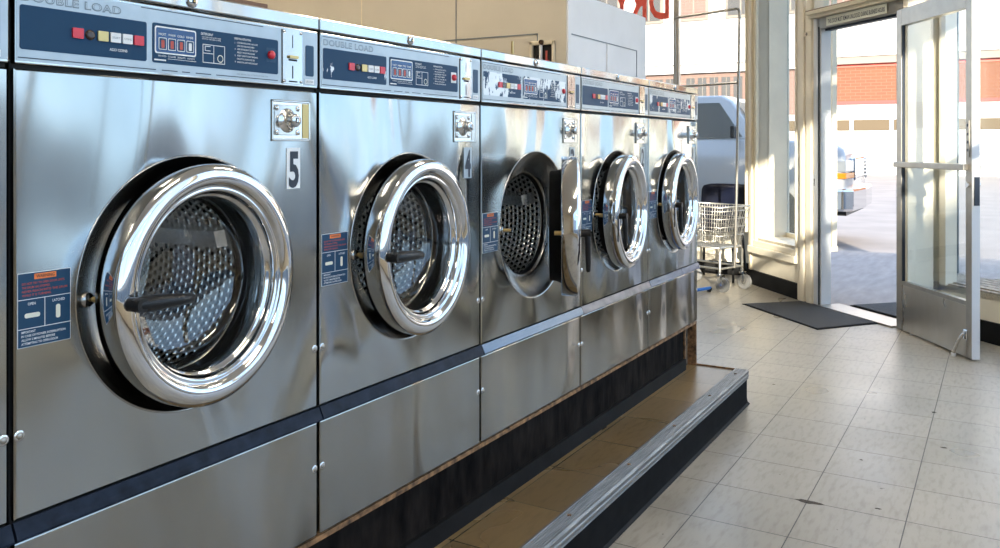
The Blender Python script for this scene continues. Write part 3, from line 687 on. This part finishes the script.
    for k, t_ in enumerate(('DO NOT TRY TO OPEN DOOR UNTIL', 'THE DRUM HAS STOPPED.', 'NEVER REACH INTO THE DRUM', 'WHILE IT IS TURNING.')): b.text(t_, .015, .629-k*.0058, .0034, M['redink'], .0015, w=(.068, .044, .072, .046)[k], off=.012)
    b.text('OPEN', .024, .598, .0042, M['white'], .0015, w=.012, off=.01); b.text('LATCHED', .063, .598, .0042, M['white'], .0015, w=.020, off=.01)
    b.rrect(.019, .579, .043, .586, .003, M['cream'], .0018, .0005); b.rrect(.0685, .572, .0755, .593, .003, M['cream'], .0018, .0005)
    for k, t_ in enumerate(('IMPORTANT', 'IN CASE OF POWER INTERRUPTION', 'ALLOW 3 MINUTES BEFORE', 'ATTEMPTING TO OPEN DOOR')): b.text(t_, .014, .5565-k*.0058, .0036, M['white'], .0015, w=(.022, .070, .053, .058)[k], off=.012)
    b.obj('warning_label', r)
    # latch keeper on the portal
    b = MB(); b.revolve([(.013, -.014), (.013, -.006), (.010, -.002), (0, -.001)], M['funnel'], 20, cx-.205, cz-.002); b.cyl((cx-.197, .004, cz-.002), (cx-.188, -.016, cz-.002), .0045, M['brass']); b.obj('latch_keeper', r)
    # door ---------------------------------------------------------------
    hx = .552 if i != 2 else .535; dcx = cx-.552
    dmt = M['chrome']
    b = MB()
    b.revolve([(.160, -.010), (.2125, -.010)], dmt, 144, dcx, cz)
    b.revolve([(.2125, -.010), (.2140, -.008), (.2140, .0345), (.2132, .0365)], dmt, 144, dcx, cz)
    b.revolve([(.2132, .0365), (.2095, .0405), (.2030, .0440), (.1950, .0460), (.1870, .0460), (.1810, .0435), (.1775, .0390)], dmt, 144, dcx, cz)
    b.revolve([(.1775, .0390), (.1750, .0345), (.1730, .0335), (.1700, .0350), (.1665, .0340), (.1635, .0290), (.1620, .0220)], dmt, 144, dcx, cz)
    b.revolve([(.1620, .0220), (.1600, .0180), (.1570, .0170), (.1545, .0130), (.1535, .005), (.1545, -.010), (.160, -.010)], dmt, 144, dcx, cz)
    d = b.obj('door', r, loc=(hx, 0, 0), rot=(0, 0, radians(tilt)))
    b = MB(); b.revolve([(.1555, .012), (.1525, .006), (.148, -.020), (.138, -.045), (.118, -.058), (.06, -.064), (0, -.065)], M['lens'], 72, dcx, cz); b.obj('door_glass', d)
    b = MB(); b.revolve([(.176, -.010), (.173, -.018), (.170, -.024), (.168, -.044), (.160, -.046), (.157, -.030), (.156, -.010)], M['rubber'], 72, dcx, cz); b.obj('gasket', d)
    b = MB(); hxx = dcx-.192; b.box((dcx+.195, .002, cz-.05), (dcx+.219, .016, cz+.05), M['funnel'], .003); b.obj('hinge', d)
    b = MB()
    hz = cz-.004
    b.cyl((hxx, .030, hz), (hxx, -.040, hz), .0065, M['brass']); b.cyl((hxx, -.034, hz), (hxx, -.046, hz), .0125, M['chrome'])
    b.cyl((hxx, -.044, hz), (hxx, -.074, hz), .0115, M['black'], n=20)
    if hand_down: b.tube([(hxx, -.064, hz+.010), (hxx, -.065, hz), (hxx+.001, -.066, hz-.03), (hxx+.004, -.067, hz-.085), (hxx+.006, -.067, hz-.108), (hxx+.006, -.067, hz-.112)], [.007, .0095, .0095, .0078, .0068, .004], M['black'], 16)
    else: b.tube([(hxx-.010, -.062, hz), (hxx, -.063, hz), (hxx+.03, -.064, hz-.001), (hxx+.080, -.065, hz-.004), (hxx+.108, -.066, hz-.006), (hxx+.112, -.066, hz-.006)], [.009, .0125, .0135, .0105, .0085, .004], M['black'], 16)
    b.obj('handle', d)
    if i == 3:
        pass
    return r

NU = (.62, .64, .64)
navy = (.010, .048, .108)
chromestrip = mat('bare chrome strip', (.13, .155, .19), .25, .9)
bluestrip = mat('glossy blue-grey strip', (.05, .09, .17), .2, .3)
greystrip = mat('scuffed grey strip', (.17, .15, .15), .35, .5, noise=.3, nscale=20)
washer(-1, 'washing machine cut off by the left edge of the photo, beside number 5', 1, None, M['navy_strip'], False, worn('navy print worn 6', navy, NU, .80, 0, 3.1))
washer(0, 'nearest full washing machine, number 5 on its front, door shut with lever level', 4.6, '5', M['navy_strip'], False, worn('navy print worn 5', navy, NU, .685, 0, 1.3))
washer(1, 'second washing machine, number 4 beside its lock, door shut with lever level', 4.4, '4', M['navy_strip'], False, worn('navy print worn 4', navy, NU, .64, 0, 7.7))
washer(2, 'middle washing machine with its round door standing open and bare perforated drum showing', 26.2, '3', chromestrip, True, worn('navy print worn 3', navy, NU, .525, 0, 4.2))
washer(3, 'washing machine between the open one and the last, door ajar and lever hanging down', 5.5, '2', greystrip, True, worn('navy print worn 2', navy, NU, .66, 0, 9.9))
washer(4, 'last washing machine at the far end of the row nearest the laundry trolley', 3.2, '1', bluestrip, True, worn('navy print worn 1', navy, NU, .54, 0, 2.4))
# board on the machine top
b = MB(); b.box((X0+.15, YF+.03, ZB+1.113), (X0+.545, YF+.55, ZB+1.128), M['brownboard'], .002)
tag(b.obj('wooden_board'), 'thin brown board lying flat on top of washing machine number 5', 'board')

# recessed hose box on beige wall
r = empty('wall_box', (4.40, 2.22, 1.65)); tag(r, 'small cream framed recess with a hose valve and red handle on the beige wall', 'wall box')
b = MB(); b.box((-.004, .0, -.10), (-.001, .13, .138), M['dark']); b.obj('back_plate', r)
b = MB()
for q in (((-.022, -.012, .136), (-.001, .146, .158)), ((-.022, -.012, -.12), (-.001, .002, .158)), ((-.022, .128, -.12), (-.001, .146, .158))): b.box(*q, M['trim'], .003)
b.obj('frame', r)
b = MB(); b.cyl((-.014, .075, -.08), (-.014, .075, .134), .010, M['whitewall']); b.obj('pipe', r)
b = MB(); b.cyl((-.02, .035, -.02), (-.02, .035, .045), .024, M['red'], .016); b.cyl((-.02, .035, .045), (-.02, .035, .10), .006, M['redink']); b.obj('valve_handle', r)
b = MB(); b.tube([(-.012, .118, -.08), (-.012, .112, .04), (-.012, .100, .070), (-.012, .085, .080)], .008, M['black']); b.obj('hose', r)
b = MB(); b.cyl((-.034, .066, .150), (-.02, .066, .150), .013, M['brownknob'], .016); b.obj('knob', r)
b = MB(); b.cyl((0, 0, 0), (0, 0, .10), .007, M['brass'], .004)
tag(b.obj('tap_spindle', loc=(X0+3*W-.04, YF+.25, ZB+1.113)), 'thin brass pin standing on the machine tops before the white partition', 'pin')

# ------------------------------------------------------------------ door leaf, swung wide open
LF = (6.20, .605); LN = (5.478, .150)
dv = Vector((LN[0]-LF[0], LN[1]-LF[1])); DL = dv.length; rz = math.atan2(dv.y, dv.x)
# local x from hinge to latch edge; the room side (facing the camera) is local -y after choosing rz
leaf = empty('door_1', (LF[0], LF[1], .012), rz); leaf['kind'] = 'structure'; leaf['label'] = 'aluminium glass entrance door swung open'
TH = .045; DH = 2.085
b = MB()
b.box((0, 0, 0), (.062, TH, DH), M['alu'], .002); b.box((DL-.062, 0, 0), (DL-.004, TH, DH), M['alu'], .002); b.box((.062, 0, DH-.11), (DL-.062, TH, DH), M['alu'], .002)
b.box((DL-.004, .0, 0), (DL, TH, DH), M['alu_w']); b.box((.062, .006, .29), (DL-.062, TH-.006, .315), M['alu'])
for p in ((.062, .315, .068, DH-.11), (DL-.068, .315, DL-.062, DH-.11)): b.box((p[0], .004, p[1]), (p[2], TH-.004, p[3]), M['ink'])
b.obj('door_frame', leaf)
b = MB(); b.box((.062, .004, .0), (DL-.062, TH-.004, .29), steel('kick plate steel', (.52, .49, .44), .3, warp=.2, dirt=.2)); b.obj('kick_plate', leaf)
b = MB(); b.box((.066, .018, .315), (DL-.066, .026, DH-.11), M['glass']); b.obj('door_glass', leaf)
for sgn, y in ((1, TH), (-1, 0)):
    b = MB(); ya, yb = (y, y+.030) if sgn > 0 else (y-.030, y); b.box((.01, ya if sgn > 0 else ya, 1.055), (DL-.035, yb, 1.090), M['alu'], .004); b.obj('push_bar', leaf)
b = MB()
for y0, y1 in ((TH, TH+.004),(-.004, 0)):
    b.box((DL-.05, y0, 1.13), (DL-.022, y1, 1.34), M['alu'], .001)
    for z in (1.17, 1.215, 1.26, 1.31): b.box((DL-.044, y0-.001, z-.008), (DL-.029, y1+.001, z+.008), M['ink'])
b.obj('lock_plate', leaf)
b = MB()
for a_, c_ in ((TH, TH+.014), (-.014, 0)): b.cyl((DL-.032, a_, .975), (DL-.032, c_, .975), .016, M['chrome_satin'])
b.obj('lock_cylinder', leaf)
b = MB(); b.box((DL, .008, .86), (DL+.012, TH-.008, 1.02), M['ink']); b.box((DL, .004, .84), (DL+.004, TH-.004, 1.05), M['alu_w'])
b.obj('latch', leaf)
b = MB()
b.box((DL-.075, -.008, .10), (DL-.04, 0, .155), M['chrome'], .002); b.tube([(DL-.058, -.015, .135), (DL-.085, -.03, .09), (DL-.115, -.035, .03), (DL-.122, -.035, .006)], .009, M['chrome']); b.cyl((DL-.123, -.035, -.010), (DL-.122, -.035, .008), .013, M['alu_w'])
b.obj('door_stop', leaf)
b = MB(); b.cyl((.16, TH*.5, -.012), (.16, TH*.5, .0), .016, M['alu_w']); b.obj('door_stop', leaf)

# floor mats
def poly_mat(name, pts, label, h=.008):
    b = MB(); b.prism(pts, .0005, h, M['mat'])
    cxm = sum(p[0] for p in pts)/4; cym = sum(p[1] for p in pts)/4
    b.prism([((p[0]-cxm)*1.035+cxm, (p[1]-cym)*1.05+cym) for p in pts], .0003, .0045, M['rubber'])
    tag(b.obj(name), label, 'door mat')
poly_mat('door_mat', [(5.93, 1.055), (6.40, .70), (7.02, 1.24), (6.58, 1.69)], 'charcoal rubber edged mat on the tiles inside the doorway')
pts = [WP(.72, .24), WP(-.35, .24), WP(-.35, .62), WP(.72, .62)]
poly_mat('door_mat', pts[::-1], 'ragged black mat on the pavement just outside the threshold', .012)

# chips broken out of the floor tiles
flo = bpy.data.objects['floor']
chipm = mat('bare screed in chips', (.07, .055, .04), .9, noise=.5, nscale=90)
random.seed(4)
for cx_, cy_, lx_, ly_ in ((3.04, .574, .020, .050), (2.775, .255, .007, .022), (3.86, .205, .008, .014), (4.35, .27, .014, .010), (4.45, 1.0, .006, .008), (3.1, .36, .006, .010), (3.55, .47, .006, .007)):
    b = MB(); pts = []
    for k in range(14):
        a = 2*pi*k/14; rr = (.55+.45*random.random())*(1 if k % 7 else 1.25)
        pts.append((cx_+lx_*sin(a)*rr, cy_+ly_*cos(a)*rr))
    b.prism(pts[::-1], .0002, .0008, chipm); b.obj('floor_chip', flo)

# ------------------------------------------------------------------ laundry trolley
ct = empty('laundry_trolley', (7.27, 2.205, 0), math.atan2(.93, .36)); tag(ct, 'chrome wire laundry trolley with tall hanging frame beside the last machine', 'trolley')
LX, LY = .31, .20; zt, zb = .70, .36
b = MB(); w_ = .0035
for z, gx, gy, rr in ((zt, LX, LY, .007), (zt-.035, LX-.004, LY-.004, .0035), (zt-.10, LX-.015, LY-.012, .003), (zt-.17, LX-.03, LY-.02, .003), (zt-.24, LX-.045, LY-.03, .003), (zb, LX-.07, LY-.045, .006)):
    b.tube([(-gx, -gy, z), (gx, -gy, z), (gx, gy, z), (-gx, gy, z), (-gx, -gy, z)], rr, M['wirewhite'], 6)
nx_, ny_ = 22, 15
for k in range(nx_+1):
    t = -1+2*k/nx_
    for s_ in (-1, 1): b.tube([(t*LX, s_*LY, zt), (t*(LX-.07), s_*(LY-.045), zb)], .0022, M['wirewhite'], 5, cap=False)
    b.tube([(t*(LX-.07), -LY+.045, zb), (t*(LX-.07), LY-.045, zb)], .0022, M['wirewhite'], 5, cap=False)
for k in range(ny_+1):
    t = -1+2*k/ny_
    for s_ in (-1, 1): b.tube([(s_*LX, t*LY, zt), (s_*(LX-.07), t*(LY-.045), zb)], .0022, M['wirewhite'], 5, cap=False)
for k in range(7):
    t = -1+2*k/6; b.tube([(-LX+.07, t*(LY-.045), zb), (LX-.07, t*(LY-.045), zb)], .0025, M['wirewhite'], 5, cap=False)
b.obj('basket', ct)
b = MB()
gx, gy = LX-.05, .15
for sx_ in (-1, 1):
    b.tube([(sx_*gx, -gy, .16), (sx_*gx, -gy, .33), (sx_*(gx-.005), -gy+.02, .36), (sx_*(gx-.01), gy-.02, .36), (sx_*gx, gy, .33), (sx_*gx, gy, .16)], .0115, M['wirewhite'], 10)
for sy_ in (-1, 1): b.tube([(-gx, sy_*gy, .19), (gx, sy_*gy, .19)], .009, M['wirewhite'], 8)
for sx_ in (-1, 1): b.tube([(sx_*gx, -gy, .19), (sx_*gx, gy, .19)], .009, M['wirewhite'], 8)
b.obj('base_frame', ct)
b = MB()
hx_ = LX-.015
b.tube([(-hx_, 0, .19), (-hx_-.02, 0, .8), (-hx_-.05, 0, 2.31), (-hx_-.042, 0, 2.335), (-hx_-.02, 0, 2.345), (hx_+.02, 0, 2.345), (hx_+.045, 0, 2.335), (hx_+.05, 0, 2.31), (hx_, 0, .19)], .0115, M['alu'], 10)
b.tube([(-hx_-.04, 0, 1.73), (hx_+.03, 0, 1.73)], .010, M['alu'], 8)
b.obj('hanging_rail', ct)
for sx_ in (-1, 1):
    for sy_ in (-1, 1):
        b = MB(); x, y = sx_*gx, sy_*gy
        b.cyl((x, y, .13), (x, y, .17), .014, M['chrome_satin']); b.box((x-.035, y-.022, .06), (x-.02, y-.017, .145), M['chrome_satin']); b.box((x-.035, y+.017, .06), (x-.02, y+.022, .145), M['chrome_satin']); b.box((x-.035, y-.022, .13), (x+.015, y+.022, .145), M['chrome_satin'])
        b.cyl((x-.027, y-.023, .062), (x-.027, y+.023, .062), .008, M['chrome_satin'])
        cs = b.obj('castor', ct)
        b = MB(); b.cyl((x-.027, y-.015, .0625), (x-.027, y+.015, .0625), .0615, M['castor'], n=32); b.cyl((x-.027, y-.0165, .0625), (x-.027, y+.0165, .0625), .028, M['wirewhite'], n=20); b.obj('wheel', cs)

# ------------------------------------------------------------------ chair
ch = empty('chair', (7.62, 2.33, 0), radians(-4)); 
ch.location = (7.715, 2.23, 0)
tag(ch, 'dark navy moulded chair with black legs behind the laundry trolley', 'chair')
bm = bmesh.new()
G = []
prof = [(-.17, .452), (-.15, .44), (-.05, .425), (.10, .43), (.17, .455), (.205, .52), (.225, .60), (.24, .70), (.255, .80), (.262, .855)]
for j, (px_, pz_) in enumerate(prof):
    row = []
    wd = .225 if j < 5 else (.238 if j < 9 else .222)
    for k in range(9):
        t = -1+2*k/8; curve = .03*t*t
        row.append(bm.verts.new((px_-(curve if j > 4 else 0), t*wd, pz_+(curve*.5 if j <= 4 else 0)-(.02*t**6 if j == len(prof)-1 else 0))))
    G.append(row)
for j in range(len(prof)-1):
    for k in range(8): bm.faces.new((G[j][k], G[j][k+1], G[j+1][k+1], G[j+1][k]))
bmesh.ops.solidify(bm, geom=bm.faces[:], thickness=.012)
b = MB(); b.bm(bm, M['chairblue'], True); b.obj('seat_shell', ch)
for x, y in ((-.13, -.19), (-.13, .19), (.17, -.20), (.17, .20)):
    b = MB(); b.tube([(x*.8, y*.9, .43), (x*1.05, y, .012), (x*1.06, y, 0)], [.012, .011, .011], M['black'], 10); b.obj('leg', ch)
# blue floor frame beside trolley
b = MB(); b.T = Matrix.Translation((.22, .05, 0))
b.tube([(6.35, 2.35, .30), (6.42, 2.28, .12), (6.5, 2.22, .045), (6.62, 2.12, .03), (6.80, 2.04, .03)], .014, M['bluepaint'], 10)
b.tube([(6.35, 2.75, .30), (6.35, 2.35, .30)], .014, M['bluepaint'], 10); b.tube([(6.35, 2.75, .30), (6.42, 2.72, .12), (6.6, 2.66, .02)], .014, M['bluepaint'], 10)
b.cyl((6.78, 2.05, 0.0), (6.80, 2.04, .03), .016, M['black']); b.cyl((6.6, 2.66, 0.0), (6.6, 2.66, .02), .016, M['black'])
tag(b.obj('cart_foot'), 'bright blue bent tube foot on the floor just past the last machine', 'stand')

# ------------------------------------------------------------------ outdoors
b = MB(); b.prism([(-80, -60), (120, -60), (120, 120), (-80, 120)], -.35, -.15, M['street']); struct(b.obj('street_ground'))
b = MB(); b.prism([(-80, -60), (120, -60), (120, -3.6), (6.0, -3.6), (5.8, -4.5), (-80, -4.5)], -.149, -.13, M['asphalt']); struct(b.obj('side_street_ground'))  # unseen ground, made dark to dim what the steel fronts reflect
b = MB()
b.prism([(-4.3, -4.5), (5.8, -4.5), (10.6, -1.2), (10.6, 9), (7.8, 9), (8.06, 1.99), QP(.84, .02), QP(0, .03), WP(.7, .13), WP(-.1, .13), RS(0, .1), RS(2.8, .1), (4.1, -2.1), (-4.3, -2.1)], -.149, -.004, M['sidewalk']); struct(b.obj('sidewalk_ground'))
# unseen block added to cut the low sun from shop floor and near pavement
r = empty('sun_blocker_building', (-23.15, -14, -.15)); tag(r, 'unseen pale flat roofed block added down the side street to block low sun', 'building')
b = MB(); b.box((-40, -12, 0), (0, 0, 9.2), M['bluewall']); b.box((-40.2, -12.2, 9.0), (.2, .2, 9.4), M['stucco'])
b.obj('wall', r)
for k in range(6):
    b = MB(); b.box((-3.5-6*k, -.02, 1.0), (-1.2-6*k, .05, 3.0), M['winglass']); b.obj('window', r)
# building across the street
BX = 44
r = empty('brick_building', (BX, 10, -.15)); tag(r, 'long street block across the road with white upper storey over an orange brick band', 'building')
def bz(z): return z+.15
b = MB(); b.box((0, -30, 0), (8, 60, bz(2.75)), M['stucco']); b.box((0, -30, bz(5.5)), (8, 60, bz(13)), M['stucco'])
for k in range(9): b.box((-.03, -30, .5+k*.24), (0, 60, .52+k*.24), M['bluewall'])
b.obj('wall', r)
b = MB(); b.box((-.05, -30, bz(3.35)), (8, -1.4, bz(5.0)), M['brick']); b.obj('brick_band', r)
b = MB(); b.box((-.04, -1.4, bz(2.75)), (8, 60, bz(5.0)), M['pinkbrick']); b.obj('brick_band', r)
b = MB(); b.box((-.10, -30, bz(4.95)), (8, -1.4, bz(5.10)), M['redink']); b.box((-.08, -30, bz(3.18)), (8, -1.4, bz(3.35)), mat('faded red band', (.22, .06, .05), .8)); b.obj('painted_band', r)
b = MB(); b.box((-.35, -30, bz(5.10)), (8, -1.4, bz(5.45)), M['winframe']); b.box((-.30, -1.4, bz(5.0)), (8, 60, bz(5.45)), M['stucco']); b.box((-.45, -30, bz(5.45)), (8, 60, bz(5.55)), M['stucco']); b.obj('cornice', r)
b = MB(); b.box((-.02, -30, bz(2.75)), (8, -1.4, bz(3.2)), M['stucco']); b.obj('wall', r)
for k in range(12):
    y = -12.4+k*1.75
    b = MB(); b.box((-.08, y, bz(1.95)), (.1, y+1.55, bz(2.45)), mat('tan awning band', (.09, .065, .035), .8) if k == 0 else bpy.data.materials['tan awning band']); b.obj('window_strip', r)
for k in range(26):
    y = .2+k*.62+(.5 if k > 6 else 0)+(.6 if k > 16 else 0)
    b = MB(); b.box((-.08, y, bz(3.3)), (.1, y+.44, bz(4.75)), M['winglass']); b.box((-.10, y+.18, bz(3.3)), (-.08, y+.21, bz(4.75)), M['winframe']); b.obj('window', r)
for k in range(10):
    y = -11.5+k*2.45
    b = MB(); b.box((-.10, y, bz(7.75)), (0, y+1.55, bz(10.3)), M['winframe']); b.box((-.13, y+.14, bz(7.9)), (-.10, y+1.41, bz(10.2)), M['winglass'] if k % 3 else M['pinkbrick']); b.box((-.15, y+.72, bz(7.9)), (-.13, y+.80, bz(10.2)), M['winframe']); b.obj('window', r)

# pickup truck: local x = across the street, local y = back along the truck
tk = empty('pickup_truck', (11.9, 1.76, -.15)); tk.scale = (1, 1, 1.09); tag(tk, 'silver white pickup truck with amber indicators parked in the street', 'truck')
def slab(prof, x0, x1, inset, mt):
    """side profile (y,z) as a body with tumblehome/rounded shoulders"""
    b = MB(); n = len(prof); cz_ = sum(p[1] for p in prof)/n; cy_ = sum(p[0] for p in prof)/n
    rings = []
    for x, k in ((x0, inset), (x0+.05, inset*.35), (x0+.14, 0), (x1-.14, 0), (x1-.05, inset*.35), (x1, inset)):
        rings.append([(x, cy_+(y-cy_)*(1-k*.3), cz_+(z-cz_)*(1-k)) for y, z in prof])
    vs = [v for rg in rings for v in rg]; fs = []
    for q in range(5):
        for i_ in range(n): fs.append((q*n+i_, (q+1)*n+i_, (q+1)*n+(i_+1) % n, q*n+(i_+1) % n))
    fs.append(tuple(range(n))); fs.append(tuple(reversed(range(5*n, 6*n))))
    b.add(vs, fs, mt, True); return b
o = slab([(.02, .62), (0.0, .80), (.01, 1.12), (.04, 1.20), (.14, 1.26), (.6, 1.31), (1.3, 1.34), (5.2, 1.32), (5.25, 1.26), (5.25, .55), (4.6, .5), (1.6, .45), (.3, .50)], 0, 1.95, .10, M['carpaint']).obj('body', tk)
o = slab([(1.05, 1.30), (1.15, 1.34), (1.52, 1.82), (1.66, 1.90), (2.9, 1.91), (3.05, 1.85), (3.2, 1.32)], .10, 1.85, .12, M['carpaint']).obj('cab', tk)
b = MB()
b.add([(.085, 1.36, 1.36), (.085, 2.18, 1.36), (.085, 2.18, 1.80), (.085, 1.68, 1.80)], [(0, 1, 2, 3)], M['carglass']); b.add([(.085, 2.26, 1.36), (.085, 3.02, 1.36), (.085, 2.94, 1.80), (.085, 2.26, 1.80)], [(0, 1, 2, 3)], M['carglass'])
b.add([(.22, 1.14, 1.36), (1.73, 1.14, 1.36), (1.65, 1.49, 1.82), (.30, 1.49, 1.82)], [(0, 1, 2, 3)], M['carglass'])
b.obj('windows', tk)
b = MB()
b.prism([(-.05, .45), (-.06, .02), (.05, -.08), (.9, -.13), (1.9, -.08), (2.01, .02), (2.0, .45), (1.85, .45), (1.83, .10), (.12, .10), (.10, .45)], .46, .73, M['chrome']); b.obj('bumper', tk, bev=.03)
b = MB(); b.prism([(.15, .25), (.15, .02), (1.8, .02), (1.8, .25)], .40, .54, M['black']); b.obj('valance', tk)
b = MB(); b.box((.42, -.035, .84), (1.53, .05, 1.10), M['chrome'], .02)
for k in range(5): b.box((.46, -.05, .86+k*.047), (1.49, -.03, .88+k*.047), M['chrome_satin'], .005)
for x in (.42, 1.50): b.box((x, -.055, .82), (x+.04, -.03, 1.1), M['chrome'], .01)
b.obj('grille', tk)
for x0, x1 in ((-.02, .40), (1.55, 1.97)):
    b = MB(); b.prism([(x0, -.0), (x1, -.04), (x1, .1), (x0, .30)] if x0 < 1 else [(x0, -.04), (x1, 0), (x1, .30), (x0, .1)], .93, 1.07, M['lamp'])
    hl = b.obj('headlight', tk, bev=.01)
    b = MB(); b.prism([(x0-.004, -.004), (x1, -.045), (x1, .1), (x0-.004, .305)] if x0 < 1 else [(x0, -.045), (x1, 0), (x1, .30), (x0, .1)], .85, .92, M['amber']); b.obj('indicator', hl, bev=.008)
for x, y in ((.12, .95), (1.83, .95), (.12, 4.25), (1.83, 4.25)):
    b = MB(); b.cyl((x-.13, y, .38), (x+.13, y, .38), .38, M['tyre'], n=36); b.cyl((x-.14, y, .38), (x+.14, y, .38), .22, M['chrome_satin'], n=28); b.obj('wheel', tk)
b = MB(); b.box((-.20, 1.40, 1.34), (-.06, 1.46, 1.50), M['black'], .02); b.cyl((-.06, 1.43, 1.38), (.10, 1.43, 1.36), .012, M['black']); b.obj('mirror', tk)
